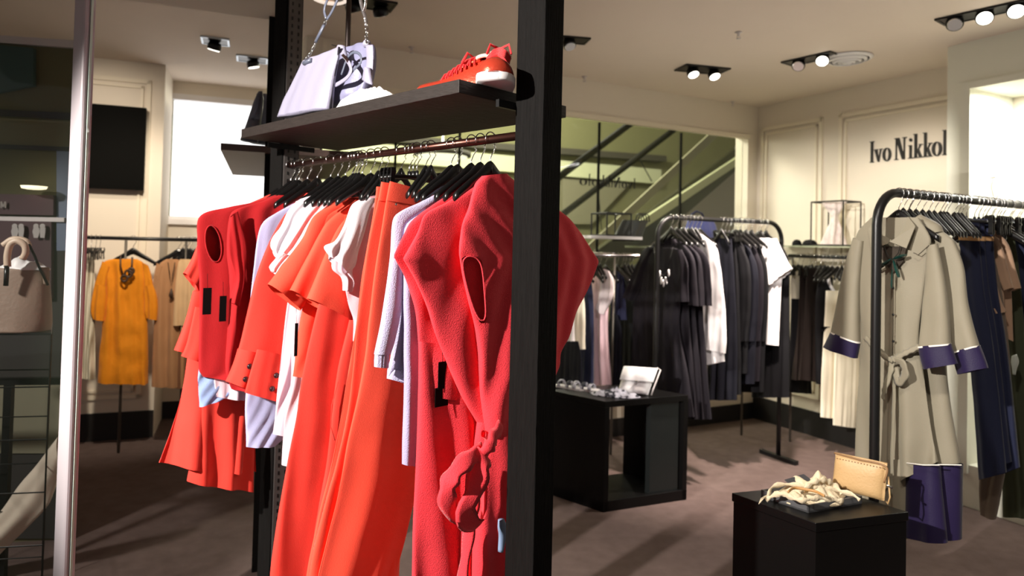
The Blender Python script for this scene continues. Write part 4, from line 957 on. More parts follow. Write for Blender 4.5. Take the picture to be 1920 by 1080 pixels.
def bg(px, name, label, cat, hang=True, clip=False):
    P = bp(px, 1.44); pl = Plane(P, BV, BN)
    t = thing(name, label, cat, H(P, 1.35), GB)
    if hang: hanger(P, BV, BN, ('black hanger holding the ' + label)[:95], HB, clip)
    return t, pl
for i, (px, xl, xr, yt, yb, mm, nm, lb) in enumerate(((1200, 1176, 1210, 502, 720, f_black2, 'black_blouse', 'black top at the right of the glass wall rail'), (1185, 1160, 1196, 500, 740, f_black2, 'black_blouse', 'black top with silver clips behind the navy top'),
        (1160, 1146, 1172, 506, 600, f_navy, 'navy_blouse', 'navy short sleeved top right of the pink dress'), (1150, 1140, 1165, 590, 735, f_navyb, 'navy_skirt', 'blue black skirt right of the pink dress'))):
    t, pl = bg(px, nm, lb, 'top' if i != 3 else 'skirt')
    cloth('body', t, pl, [(xl + 8, yt, xr - 8, yt), (xl, yt + 20, xr, yt + 26), (xl, (yt + yb) / 2, xr, (yt + yb) / 2), (xl - 2, yb, xr + 2, yb)], mm, t=(.012, .025), seed=160 + i)
t, pl = bg(1128, 'pink_dress', 'blush pink dress with ruffled sleeve by the glass wall', 'dress')
cloth('body', t, pl, [(1112, 506, 1136, 504), (1104, 520, 1146, 520), (1108, 560, 1140, 560), (1110, 640, 1138, 640), (1108, 722, 1144, 722)], f_pinkd, t=(.014, .03), amp=(.002, .014), lam=.08, seed=166)
cloth('sleeve', t, pl, [(1126, 504, 1142, 508), (1126, 524, 1150, 526), (1124, 548, 1148, 556), (1120, 580, 1132, 590)], fab('blush_white_ruffle', (244, 228, 228)), t=(.012, .02), amp=(.003, .01), lam=.04, off=.02, M=24, seed=167)
t, pl = bg(1100, 'navy_dress', 'indigo sleeveless dress left of the pink dress', 'dress')
cloth('body', t, pl, [(1088, 520, 1106, 512), (1084, 560, 1112, 560), (1078, 640, 1112, 640), (1072, 725, 1110, 725)], f_denim, t=(.014, .03), amp=(.002, .012), lam=.07, seed=168)
for i, (px, xl, xr, yt, yb, mm, lb) in enumerate(((1082, 1062, 1096, 540, 655, f_wht2, 'ivory blouse left of the indigo dress'), (1068, 1044, 1076, 520, 672, f_wht, 'white blouse furthest left by the glass wall'), (1062, 1040, 1090, 640, 735, f_navyb, 'blue black skirt below the white blouse'))):
    t, pl = bg(px, ('ivory_blouse', 'white_blouse', 'dark_skirt')[i], lb, ('blouse', 'blouse', 'skirt')[i])
    cloth('body', t, pl, [(xl + 6, yt, xr - 6, yt), (xl, yt + 24, xr, yt + 30), (xl, yb, xr, yb)], mm, t=(.012, .025), seed=170 + i)
for px in (1106, 1112, 1118, 1165, 1172, 1178, 1190, 1206):
    hanger(bp(px, 1.44), BV, BN, 'one of the bare black hangers by the glass wall', HB, narrow=.5)
# black wire frame and bag on the white shelf
c = bp(1172, 1.582) + G2 * .15
hh = on_plane(1172, 402, c, G2).z - 1.582
wire_box('wire_cage', 'black wire display frame on the white shelf by the glass', bp(1160, 1.582) + G2 * .15, G1, G2, .22, .2, hh)
t = thing('black_handbag', 'black handbag with looped handles on the white shelf by the glass', 'handbag', c)
hp_ = Plane(c + G2 * .0, G1, -G2)
cloth('body', t, hp_, [(1168, 412, 1216, 414), (1162, 424, 1210, 424), (1154, 440, 1204, 440), (1150, 452, 1196, 452)], mat('black_leather', (30, 32, 28), .4), t=(.03, .06), amp=(.002, .004), caps=True, seed=174)
for k in range(3):
    MB().tube([hp_.w(*hp_.az(x + k * 5, y, 0), 0) for x, y in ((1192, 414), (1194, 404), (1200, 400), (1206, 404), (1208, 416))], .005, 6).build('handle', m_blackpl, t, True)
# blue handbag further right
c = bp(1318, 1.516) + G2 * .12; hp_ = Plane(c, G1, -G2)
t = thing('blue_handbag', 'blue handbag with navy handles behind the middle rack rail', 'handbag', c)
mblu = mat('blue_leather', (84, 92, 156), .4)
cloth('body', t, hp_, [(1290, 414, 1336, 414), (1286, 428, 1342, 424), (1284, 444, 1344, 440), (1286, 462, 1340, 462)], mblu, t=(.03, .06), amp=(.001, .004), caps=True, seed=175)
for k in range(2):
    MB().tube([hp_.w(*hp_.az(x + k * 8, y, 0), .02 - .04 * k) for x, y in ((1290, 416), (1293, 402), (1302, 396), (1312, 400), (1318, 414))], .006, 6).build('handle', fab('navy_handle', (40, 42, 76)), t, True)

# ================================================================ left wall rail with mustard dress
LP = C0 + LN * .36
def lpnt(px, z): q = on_line_x(LP, LP + LD, px); q.z = z; return q
zr = 1.5 + (447 - 447) * .004
zr = on_plane(235, 447, LP, LN).z
t, A, B = wall_rail('wall_rail', 'black rail on the left wall carrying the mustard dress', LP, LD, 60, 420, zr, .013, m_blackmetal, (222, 336), LN)
GL = 'clothes on the left wall rail'; HL = 'hangers on the left wall rail'
f_must = fab('mustard_linen', (222, 136, 26), bump=.5, bscale=90, var=.1, vscale=20); f_tan2 = fab('tan_brown_crepe', (176, 130, 92)); f_beige = fab('beige_linen', (214, 178, 136)); f_stripe = fab('cream_stripe_cotton', (216, 208, 184))
# stripes woven into the cream trousers
nt = f_stripe.node_tree; b_ = nt.nodes['Principled BSDF']; tcn = nt.nodes.new('ShaderNodeTexCoord'); wv = nt.nodes.new('ShaderNodeTexWave'); wv.inputs['Scale'].default_value = 22; wv.bands_direction = 'X'
rp = nt.nodes.new('ShaderNodeMix'); rp.data_type = 'RGBA'; rp.inputs[6].default_value = (*srgb((150, 138, 116)), 1); rp.inputs[7].default_value = (*srgb((232, 226, 206)), 1)
nt.links.new(tcn.outputs['Object'], wv.inputs['Vector']); nt.links.new(wv.outputs['Color'], rp.inputs[0]); nt.links.new(rp.outputs[2], b_.inputs['Base Color'])
def lg(px, name, label, cat, clip=False, hang=True, off=0, turn=0, hl=None):
    P = lpnt(px, zr); d = (Matrix.Rotation(R_(turn), 3, 'Z') @ LD); n = Vector((d.y, -d.x, 0))
    pl = Plane(P, d, n); t = thing(name, label, cat, H(P, zr - .1), GL)
    if hang: hanger(P, d, n, hl or ('black hanger holding the ' + label)[:95], HL, clip)
    return t, pl
for i, px in enumerate((148, 156, 165, 173)):
    lb = 'cream striped trousers on the left rail, %s of the row beside the white post' % ('first', 'second', 'third', 'last')[i]
    P = lpnt(px, zr); t, pl = lg(px, 'striped_trousers', lb, 'trousers', hang=False)
    pl = Plane(P, LD, LN)
    hanger(P, -LN, LD, ('black clip hanger holding the ' + lb)[:95], HL, True)
    cloth('legs', t, pl, [(px - 4, 482, px + 4, 482), (px - 6, 540, px + 5, 540), (px - 8, 620, px + 5, 620), (px - 9, 706 + i, px + 6, 708 + i)], f_stripe, t=(.05, .10), amp=(.003, .02), lam=.06, M=36, N=60, seed=180 + i)
t, pl = lg(236, 'mustard_dress', 'mustard linen dress with puffed elbow sleeves on the left rail', 'dress')
cloth('body', t, pl, [(214, 485, 257, 486), (197, 490, 268, 492), (190, 500, 276, 502), (196, 530, 274, 532), (197, 560, 273, 560), (192, 610, 277, 610), (187, 660, 278, 660), (183, 717, 278, 719)], f_must, t=(.02, .055), amp=(.004, .02), lam=.09, M=60, N=90, seed=186, wr=.009)
for s_, rows in ((0, [(192, 490, 206, 500), (184, 512, 201, 520), (178, 532, 199, 536)]), (1, [(266, 492, 278, 498), (270, 520, 284, 516), (271, 538, 288, 536)])):
    cloth('sleeve', t, pl, rows, f_must, t=(.025, .03), amp=(.002, .006), off=.01, M=20, N=40, seed=188)
for rows in ([(178, 531, 200, 536), (172, 560, 200, 562), (171, 586, 198, 588), (174, 598, 196, 602)], [(270, 536, 289, 534), (271, 560, 296, 560), (271, 584, 298, 584), (274, 596, 296, 600)]):
    cloth('puffed_sleeve', t, pl, rows, f_must, t=(.03, .035), amp=(.004, .012), lam=.04, off=.012, M=24, N=50, seed=189)
nk = thing('pendant_necklace', 'dark cord necklace with round pendant on the mustard dress', 'necklace', pl.w(*pl.az(236, 510, .06), .06))
MB().tube([pl.w(*pl.az(x, y, .06), .06) for x, y in ((226, 478), (226, 500), (232, 520), (240, 520), (247, 500), (248, 482))], .006, 6).build('cord', mat('dark_brown_cord', (60, 40, 26), .5), nk, True)
for (x, y, r) in ((241, 513, .026), (233, 522, .022), (246, 508, .02)):
    MB().tube([pl.w(*pl.az(x + r * 260 * math.cos(a), y + r * 260 * math.sin(a), .075), .075) for a in [k * math.pi / 6 for k in range(12)]], .008, 6, closed=True).build('ring_bead', mat('dark_brown_cord', (60, 40, 26), .5), nk, True)
t, pl = lg(322, 'brown_dress', 'long tan brown dress with a pendant, right of the mustard dress', 'dress', hl='hanger with magenta tip holding the long tan brown dress')
cloth('body', t, pl, [(312, 486, 334, 486), (300, 494, 346, 494), (292, 510, 352, 512), (290, 560, 350, 560), (288, 620, 350, 620), (284, 724, 350, 726)], f_tan2, t=(.02, .05), amp=(.004, .02), lam=.09, M=50, N=70, seed=192)
cloth('sleeve', t, pl, [(294, 492, 306, 500), (288, 520, 300, 526), (285, 556, 298, 558)], f_tan2, t=(.02, .03), off=.01, M=20, N=36, seed=193)
nk = thing('pendant_necklace', 'fine necklace with teardrop pendant on the tan brown dress', 'necklace', pl.w(*pl.az(321, 520, .06), .06))
MB().tube([pl.w(*pl.az(x, y, .06), .06) for x, y in ((315, 492), (318, 515), (321, 536), (324, 515), (328, 492))], .003, 5).build('cord', m_blackpl, nk)
MB().lathe(pl.w(*pl.az(321, 552, .065), .065), [(.004, .04), (.012, .01), (.016, -.01), (.004, -.03)], 12).build('pendant', mat('dark_brown_cord', (60, 40, 26), .5), nk, True)
for i, (px, xl, xr, yb, mm, lb) in enumerate(((362, 345, 378, 640, f_beige, 'beige linen top behind the front one on the left rail'), (348, 330, 366, 610, f_beige, 'beige linen top overlapping the tan brown dress'))):
    t, pl = lg(px, 'beige_top', lb, 'top')
    cloth('body', t, pl, [(px - 10, 486, px + 8, 486), (xl + 4, 494, xr - 2, 496), (xl, 520, xr, 520), (xl - 4, 570, xr, 570), (xl - 6, yb, xr, yb)], mm, t=(.02, .04), amp=(.002, .01), off=.03, seed=195 + i)
t, pl = lg(352, 'brown_skirt', 'brown skirt hanging below the beige tops on the left rail', 'skirt', clip=True)
cloth('body', t, pl, [(326, 600, 368, 600), (322, 660, 372, 660), (318, 726, 374, 728)], fab('mid_brown_cloth', (120, 82, 58)), t=(.03, .05), amp=(.003, .014), off=-.01, seed=198)
for px in (330, 338, 344, 356, 366, 372):
    hanger(lpnt(px, zr), LD, LN, 'one of the bare black hangers at the right end of the left rail', HL, narrow=.5)
# ================================================================ display tables
def dtable(name, label, F, L, Rr, h, th=.03, panels=True):
    """F, L, Rr: floor positions of front, left and right corners"""
    t = thing(name, label, 'table', H((L + Rr) / 2, 0)); a, b = (L - F), (Rr - F)
    return t, a, b
F1 = on_z(1131, 961, 0); R1 = on_z(1287, 937, 0); L1 = on_z(1040, 930, 0)
b1 = R1 - F1; a1 = (L1 - F1).normalized() * .42; h1 = (on_plane(1136, 753, F1, Vector((0, 1, 0))).z)
t = thing('display_table', 'black open cube display table carrying the small white bag', 'table', H((R1 + F1 + a1) / 2, 0))
bn, an = b1.normalized(), a1.normalized()
MB().box(H(F1, h1 - .035), b1, a1, Z * .035).build('table_top', m_blacklac, t, bevel=.002)
MB().box(F1, b1, a1, Z * .06).build('base_panel', m_blacklac, t, bevel=.002)
MB().box(F1, bn * .03, a1, Z * (h1 - .035)).build('side_panel', m_blacklac, t)
MB().box(R1 - bn * .03, bn * .03, a1, Z * (h1 - .035)).build('side_panel', m_blacklac, t)
MB().box(F1 + bn * .33 + an * .02, bn * .2, an * .03, Z * (h1 - .035)).build('inner_panel', mat('dark_teal_laminate', (20, 24, 24), .4), t)
h2 = .62
F2 = on_z(1530, 981, h2); L2 = on_z(1372, 924, h2); R2 = on_z(1704, 960, h2)
a2, b2 = L2 - F2, R2 - F2
t = thing('display_table', 'black closed display table carrying the scarf tray and tan clutch', 'table', H((L2 + R2) / 2, 0))
MB().box(F2 - Z * .03, b2, a2, Z * .03).build('table_top', m_blacklac, t, bevel=.002)
MB().box(H(F2, 0) + b2 * .012 + a2 * .012, b2 * .976, a2 * .976, Z * (h2 - .032)).build('base_cabinet', m_blacklac, t)
TC = H((L2 + R2) / 2, h2)
# grey tray with scarf
def on_t(px, py, z=h2): return on_z(px, py, z)
q0, q1, q2 = on_t(1516, 962), on_t(1427, 932), on_t(1616, 944)
ta, tb = (q1 - q0), (q2 - q0)
t = thing('display_tray', 'shallow dark grey tray on the right display table holding a cream scarf', 'tray', (q1 + q2) / 2)
m_tray = mat('tray_grey', (84, 84, 86), .5)
MB().box(q0, tb, ta, Z * .006).build('tray_floor', m_tray, t)
tn, sn_ = ta.normalized() * .006, tb.normalized() * .006
for (o_, e, f) in ((q0, tb, tn), (q0 + ta - tn, tb, tn), (q0, sn_, ta), (q0 + tb - sn_, sn_, ta)):
    MB().box(o_, e, f, Z * .026).build('tray_wall', m_tray, t)
m_cream = fab('cream_gauze', (226, 208, 176), bump=.7, bscale=120, var=.1)
t = thing('gauze_scarf', 'crumpled cream gauze scarf heaped in the grey tray', 'scarf', (q1 + q2) / 2 + Z * .03)
def heap(name, parent, cen, ax, ay, rx, ry, hgt, m, sd, nx=46, ny=30, rough=.35, z0=0.0):
    """crumpled cloth heap: a closed dome with noise"""
    vs, fs = [], []
    for i in range(ny):
        r = i / (ny - 1)
        for j in range(nx):
            a = 2 * math.pi * j / nx
            rr = r * (1 + .16 * noise.noise(Vector((math.cos(a) * 1.7 + sd, math.sin(a) * 1.7, 0))) + .08 * math.sin(a * 5 + sd))
            x, y = math.cos(a) * rr * rx, math.sin(a) * rr * ry
            n1 = noise.noise(Vector((x * 22 + sd, y * 22, 0))); n2 = noise.noise(Vector((x * 55, y * 55 + sd, 3)))
            z = hgt * max(0, (1 - r ** 2.2)) * (1 + .9 * n1 * (rough / .35)) + .012 * n2 * (1 - r ** 6) + .004
            z = max(z, .003)
            vs.append(Vector(cen) + ax * x + ay * y + Z * (z0 + z))
    for i in range(ny - 1):
        for j in range(nx): fs.append((i * nx + j, i * nx + (j + 1) % nx, (i + 1) * nx + (j + 1) % nx, (i + 1) * nx + j))
    base = len(vs); vs += [Vector((p.x, p.y, cen[2] + z0)) for p in vs[-nx:]]
    for j in range(nx): fs.append(((ny - 1) * nx + j, (ny - 1) * nx + (j + 1) % nx, base + (j + 1) % nx, base + j))
    fs.append(tuple(base + j for j in range(nx)))
    mb = MB(); mb.add(vs, fs); return mb.build(name, m, parent, True)
cc = (q1 + q2) / 2 + Z * .008
an2, bn2 = ta.normalized(), tb.normalized()
heap('cloth', t, cc, bn2, an2, tb.length * .52, ta.length * .50, .060, m_cream, 3, 120, 60, rough=.32)
ribbon_pts = [[on_t(x, y, h2 + z) for x, y, z in r] for r in (
    [(1440, 930, .03), (1450, 912, .05), (1480, 908, .06), (1520, 914, .06), (1560, 918, .05), (1600, 928, .04), (1612, 938, .03)],
    [(1500, 922, .05), (1525, 905, .08), (1545, 900, .085), (1565, 910, .06), (1580, 925, .04)],
    [(1436, 936, .02), (1462, 926, .05), (1500, 938, .055), (1535, 934, .06), (1580, 940, .045)])]
for i, r in enumerate(ribbon_pts):
    MB().tube([Vector(p) for p in catmull([tuple(p) for p in r], 30)], [.008 + .004 * math.sin(k * 1.3 + i) for k in range(30)], 10, flat=.5).build('fold', m_cream, t, True)
for k in range(6):
    p = on_t(1432 + k * 2, 934 - k, h2 + .03)
    MB().tube([p, p + Vector((-.012, -.006, .002)), p + Vector((-.02 - k * .002, -.008, -.018))], .001, 4).build('fringe_thread', m_cream, t)
t = thing('tan_leather_cord', 'tan leather cord bracelet lying on the cream scarf', 'bracelet', cc + Z * .07)
MB().tube([Vector(p) for p in catmull([tuple(on_t(x, y, h2 + .075)) for x, y in ((1478, 922), (1490, 915), (1512, 918), (1530, 922), (1546, 930))], 20)], .005, 8, flat=.6).build('cord', mat('tan_cord', (190, 140, 84), .5), t, True)
t = thing('dark_card', 'small dark grey card tucked in the back of the scarf tray', 'card', cc + Z * .05)
c0 = on_t(1486, 912, h2 + .055)
MB().box(c0, bn2 * .09 + Z * .01, an2 * .03 + Z * .012, Z * .003).build('card', mat('dark_card', (66, 66, 70), .6), t)
# tan clutch leaning
def pillow_bag(name, label, cat, corners, nrm, thick, m, base, group=None):
    """puffed bag through four world corners (bl, br, tr, tl)"""
    t = thing(name, label, cat, base, group); bl_, br_, tr_, tl_ = [Vector(c) for c in corners]
    n = 26; F, B_ = [], []
    for i in range(n):
        for j in range(n):
            u, v = i / (n - 1), j / (n - 1)
            p = bl_.lerp(br_, u).lerp(tl_.lerp(tr_, u), v)
            e = (max(0, 1 - abs(2 * u - 1) ** 4) ** .5) * (max(0, 1 - abs(2 * v - 1) ** 4) ** .5) * (1.15 - .5 * v)
            wv_ = noise.noise(p * 14) * .004
            F.append(p + nrm * (thick * e + wv_)); B_.append(p - nrm * (thick * e))
    vs = F + B_; fs = []; N2 = n * n
    for i in range(n - 1):
        for j in range(n - 1):
            a, b, c, d = i * n + j, (i + 1) * n + j, (i + 1) * n + j + 1, i * n + j + 1
            fs.append((a, b, c, d)); fs.append((a + N2, d + N2, c + N2, b + N2))
    ring = [i * n for i in range(n)] + [(n - 1) * n + j for j in range(1, n)] + [i * n + n - 1 for i in range(n - 2, -1, -1)] + [j for j in range(n - 2, 0, -1)]
    for k in range(len(ring)):
        a, b = ring[k], ring[(k + 1) % len(ring)]; fs.append((b, a, a + N2, b + N2))
    mb = MB(); mb.add(vs, fs); mb.build('bag_body', m, t, True)
    return t
m_clutch = mat('tan_leather', (196, 160, 112), .5, bump=.3, bscale=120, var=.06)
cb = on_t(1560, 920); cb2 = on_t(1658, 946)
vn = (cb2 - cb); vn = Vector((vn.y, -vn.x, 0)).normalized()
top_l = on_plane(1567, 848, cb - vn * -.0, vn); top_r = on_plane(1664, 868, cb, vn)
t = pillow_bag('tan_clutch', 'tan leather clutch with stitched zip edge leaning on the right table', 'clutch bag', [cb + Z * .012, cb2 + Z * .012, top_r, top_l], vn, .03, m_clutch, (cb + cb2) / 2)
MB().tube([Vector(p) for p in catmull([tuple(top_l + vn * .012), tuple(top_l.lerp(top_r, .5) + vn * .016 - Z * .004), tuple(top_r + vn * .012 - Z * .012), tuple(top_r.lerp(cb2, .45) + vn * .02)], 30)], .0035, 6).build('zip', mat('zip_brown', (140, 104, 66), .5), t, True)
for k in range(16):
    p = top_l.lerp(top_r, (k + 1) / 17) + vn * .019 - Z * .016
    MB().tube([p, p + (top_r - top_l).normalized() * .004], .0014, 4).build('stitch', mat('stitch_brown', (110, 76, 46), .6), t)
MB().tube([top_r.lerp(cb2, .5) + vn * .01 + (cb2 - cb).normalized() * .006, top_r.lerp(cb2, .5) + (cb2 - cb).normalized() * .02 - Z * .01], .004, 8).build('ring', m_chrome, t, True)
MB().tube([cb2 + (cb2 - cb).normalized() * .012 + Z * .1, cb2 + (cb2 - cb).normalized() * .018 + Z * .03, cb2 + (cb2 - cb).normalized() * .012 + Z * .006, cb2 - vn * .02 + Z * .006], .003, 6).build('strap', m_clutch, t, True)
# small white bag on the left table
def on_l(px, py, z=None): return on_z(px, py, h1 if z is None else z)
w0, w1 = on_l(1158, 737), on_l(1215, 742)
vn2 = (w1 - w0); wid = vn2.length * 1.0; vx = vn2.normalized(); vn2 = Vector((vx.y, -vx.x, 0))
tl_ = on_plane(1172, 686, w0 - vn2 * .05, vn2); tr_ = on_plane(1232, 690, w0 - vn2 * .05, vn2)
t = pillow_bag('white_flap_bag', 'small white flap bag leaning on the left display table', 'handbag', [w0 + Z * .004, w1 + Z * .004, tr_, tl_], vn2, .028, m_white, (w0 + w1) / 2)
fl0, fl1 = w0.lerp(tl_, .52), w1.lerp(tr_, .52)
mbf = []
for k in range(14):
    f = k / 13; bow = .034 * math.sin(min(1, f * 1.15 + .15) * math.pi * .5)
    a_ = tl_.lerp(fl0, f) + vn2 * (bow + .004) + (-vx * .006); b_ = tr_.lerp(fl1, f) + vn2 * (bow + .004) + vx * .006
    mbf.append([a_, b_, b_ - vn2 * .005, a_ - vn2 * .005])
MB().rings(mbf).build('flap', mat('white_leather', (240, 238, 240), .45), t, True)
cf = fl0.lerp(fl1, .5) + vn2 * .043
MB().lathe(cf, [(.0005, .006), (.008, .005), (.009, 0), (.009, -.004)], 12, vx, Z, vn2).build('clasp', m_chrome, t, True)
MB().tube([cf, cf - Z * .03 - vx * .02, cf - Z * .05 - vx * .04], .003, 6).build('strap_tail', m_white, t)
MB().tube([tr_, tr_ + vx * .02 - Z * .01, w1 + vx * .03 + Z * .04, w1 + vx * .02 + Z * .005], .005, 6).build('shoulder_strap', m_grey, t, True)
# patterned scarf and sandals on the left table
m_pat = mat('black_white_print', (120, 124, 140), .7)
nt = m_pat.node_tree; tcn = nt.nodes.new('ShaderNodeTexCoord'); vo = nt.nodes.new('ShaderNodeTexNoise'); vo.inputs['Scale'].default_value = 28; cr = nt.nodes.new('ShaderNodeValToRGB')
cr.color_ramp.elements[0].position = .44; cr.color_ramp.elements[0].color = (.015, .016, .03, 1); cr.color_ramp.elements[1].position = .52; cr.color_ramp.elements[1].color = (.5, .5, .58, 1)
nt.links.new(tcn.outputs['Object'], vo.inputs['Vector']); nt.links.new(vo.outputs[0], cr.inputs[0]); nt.links.new(cr.outputs[0], nt.nodes['Principled BSDF'].inputs['Base Color'])
c = on_l(1152, 742)
t = thing('printed_scarf', 'blue and white printed scarf lying before the small white bag', 'scarf', c)
heap('cloth', t, c, vx, vn2, .15, .06, .028, m_pat, 9, 70, 36)
for i, (px, py, lb) in enumerate(((1068, 728, 'black and white patterned sandal on the left table, nearer the post'), (1096, 731, 'black and white patterned sandal on the left table, nearer the scarf'))):
    c = on_l(px, py)
    t = thing('patterned_sandal', lb, 'sandal', c, 'pair of patterned sandals on the left table')
    dv = (vx * .9 + vn2 * .3).normalized(); dn = Vector((dv.y, -dv.x, 0))
    rs = [[c + dv * x + dn * w_ * k + Z * z for k, z in ((-1, 0), (1, 0), (1, .012), (-1, .012))] for x, w_ in ((-.1, .012), (-.08, .03), (0, .028), (.06, .036), (.09, .03), (.105, .01))]
    MB().rings(rs).build('sole', m_white, t)
    for x in (-.06, .0, .05):
        pts = [c + dv * x + dn * .036 * math.cos(a) + Z * (.01 + .034 * math.sin(a)) for a in [k * math.pi / 8 for k in range(9)]]
        MB().tube(pts, .012, 8, flat=.35, up=dv).build('strap', m_pat, t, True)

# ================================================================ on the oak shelf
m_lb = mat('lilac_leather', (150, 146, 166), .38, bump=.25, bscale=160, var=.03); m_lb2 = mat('grey_lilac_leather', (128, 126, 154), .38, bump=.25, bscale=120, var=.05)
m_strap = mat('slate_strap', (92, 96, 112), .4)
SH = 1.917
def shp(s, l, z=0): return H(A1, SH) + U * s + V * l + Z * z        # s along the shelf from the near end, l from the front edge
def along(px, l):                                                   # shelf point in column px at depth l from the front edge
    q = on_line_x(H(A1, SH) + V * l, H(A2, SH) + V * l, px); q.z = SH; return q
# flat bag (stands almost parallel to the shelf front)
P = along(585, .07); pl = Plane(P, -U, -V)
t = thing('lilac_tote_bag', 'flat lilac leather bag standing at the left end of the oak shelf', 'handbag', P)
cloth('bag_body', t, pl, [(568, 115, 636, 88), (554, 146, 634, 110), (545, 168, 628, 140), (535, 192, 622, 180), (527, 221, 618, 206)], m_lb, t=(.006, .035), amp=(.001, .003), lam=.1, M=40, N=72, seed=201, wr=.004, edge=.6, caps=True)
m_edge = mat('bag_dark_edge', (40, 36, 44), .5)
MB().tube([pl.w(*pl.az(x, y, .0), .0) for x, y in ((636, 88), (632, 115), (626, 145), (621, 180), (619, 206))], .004, 6).build('edge_piping', m_edge, t, True)
MB().tube([pl.w(*pl.az(x, y, .02), .012) for x, y in ((566, 118), (580, 112))], .008, 8).build('strap_tab', m_strap, t, True)
def chain(name, parent, pts, r, R, m):
    P_ = [Vector(p) for p in catmull([tuple(p) for p in pts], max(3, int(sum((Vector(a) - Vector(b)).length for a, b in zip(pts, pts[1:])) / (R * 1.4))))]
    for i, p in enumerate(P_):
        tg = (P_[min(i + 1, len(P_) - 1)] - P_[max(0, i - 1)]).normalized(); s_ = (NN if i % 2 else V); s_ = (s_ - tg * s_.dot(tg)).normalized()
        MB().tube([p + tg * R * math.cos(a) + s_ * R * .6 * math.sin(a) for a in [k * math.pi / 6 for k in range(12)]], r, 6, closed=True).build(name, m, parent, True)
w_ = lambda x, y, o=.012: pl.w(*pl.az(x, y, o), o)
chain('chain_link', t, [w_(574, 110), w_(582, 100), w_(588, 88), w_(592, 78)], .0016, .008, m_chrome)
MB().tube([w_(592, 78), w_(600, 62), w_(608, 46)], .0075, 8, flat=.5).build('strap', m_strap, t, True)
chain('chain_link', t, [w_(609, 44), w_(612, 36)], .0016, .008, m_chrome)
MB().tube([Vector(p) for p in catmull([tuple(w_(x, y)) for x, y in ((612, 36), (608, 20), (612, 4), (622, -14), (632, -20), (634, -6), (628, 10), (620, 26), (613, 36))], 40)], .0058, 8, flat=.5).build('strap_loop', m_strap, t, True)
# second, slouchy bag
P = along(668, .15); pl = Plane(P, -U, -V); w_ = lambda x, y, o=.012: pl.w(*pl.az(x, y, o), o)
t = thing('lilac_hobo_bag', 'slouchy grey lilac bag with buckled strap in the middle of the oak shelf', 'handbag', P)
cloth('bag_body', t, pl, [(645, 92, 690, 80), (636, 104, 700, 86), (634, 130, 700, 120), (630, 160, 690, 160), (622, 185, 688, 176), (620, 204, 700, 180)], m_lb2, t=(.012, .05), amp=(.002, .008), lam=.09, M=44, N=72, seed=203, wr=.006, edge=.6, caps=True)
cloth('side_flap', t, pl, [(686, 84, 699, 84), (688, 110, 700, 108), (686, 130, 699, 130), (680, 150, 697, 160)], m_lb, t=(.004, .006), amp=(.001, .002), off=.05, M=20, N=30, seed=204, caps=True)
cloth('tassel', t, pl, [(684, 126, 694, 128), (680, 150, 699, 160)], m_lb, t=(.008, .01), amp=(.001, .002), off=.06, M=12, N=24, seed=205, caps=True)
cloth('knot', t, pl, [(637, 86, 646, 86), (634, 92, 648, 96), (644, 104, 652, 108)], m_lb, t=(.012, .012), amp=(.001, .003), off=.06, M=12, N=24, seed=206, caps=True)
MB().tube([Vector(p) for p in catmull([tuple(w_(x, y, .07)) for x, y in ((650, 112), (656, 122), (658, 134), (650, 146), (636, 156), (628, 160))], 30)], .008, 8, flat=.35).build('handle', m_lb, t, True)
MB().tube([Vector(p) for p in catmull([tuple(w_(x, y, .065)) for x, y in ((640, 140), (652, 108), (664, 98), (676, 104), (676, 118), (664, 130), (650, 148), (634, 158))], 40)], .005, 8, flat=.4).build('handle', m_strap, t, True)
MB().tube([w_(622, 84, .06), w_(630, 86, .06), w_(638, 90, .06)], .0016, 5).build('tag_cord', m_blackpl, t)
MB().tube([w_(643, 104, .075), w_(652, 114, .075)], .0065, 4).build('buckle', mat('dark_buckle', (90, 66, 62), .2, metal=.8), t)
chain('chain_link', t, [w_(689, 82, .02), w_(687, 70, .02), w_(688, 58, .02), w_(687, 46, .02)], .0022, .008, m_chrome)
MB().tube([Vector(p) for p in catmull([tuple(w_(x, y, .02)) for x, y in ((687, 48), (684, 30), (679, 14), (676, -4), (682, -16), (686, -2), (684, 16), (680, 24))], 30)], .006, 8, flat=.6).build('metallic_strap', mat('silver_foil_leather', (200, 196, 196), .2, metal=.9, bump=1, bscale=60), t, True)
MB().lathe(w_(688, 80, .01), [(.004, .012), (.012, .004), (.016, -.006), (.01, -.016)], 12).build('strap_knot', m_lb, t, True)
# bright white tissue in front
P = along(685, .05)
t = thing('white_tissue', 'overexposed white tissue paper mound at the shelf front edge', 'tissue paper', P)
heap('paper', t, P, U, V, .145, .045, .05, m_white, 5, 60, 30, rough=.06)
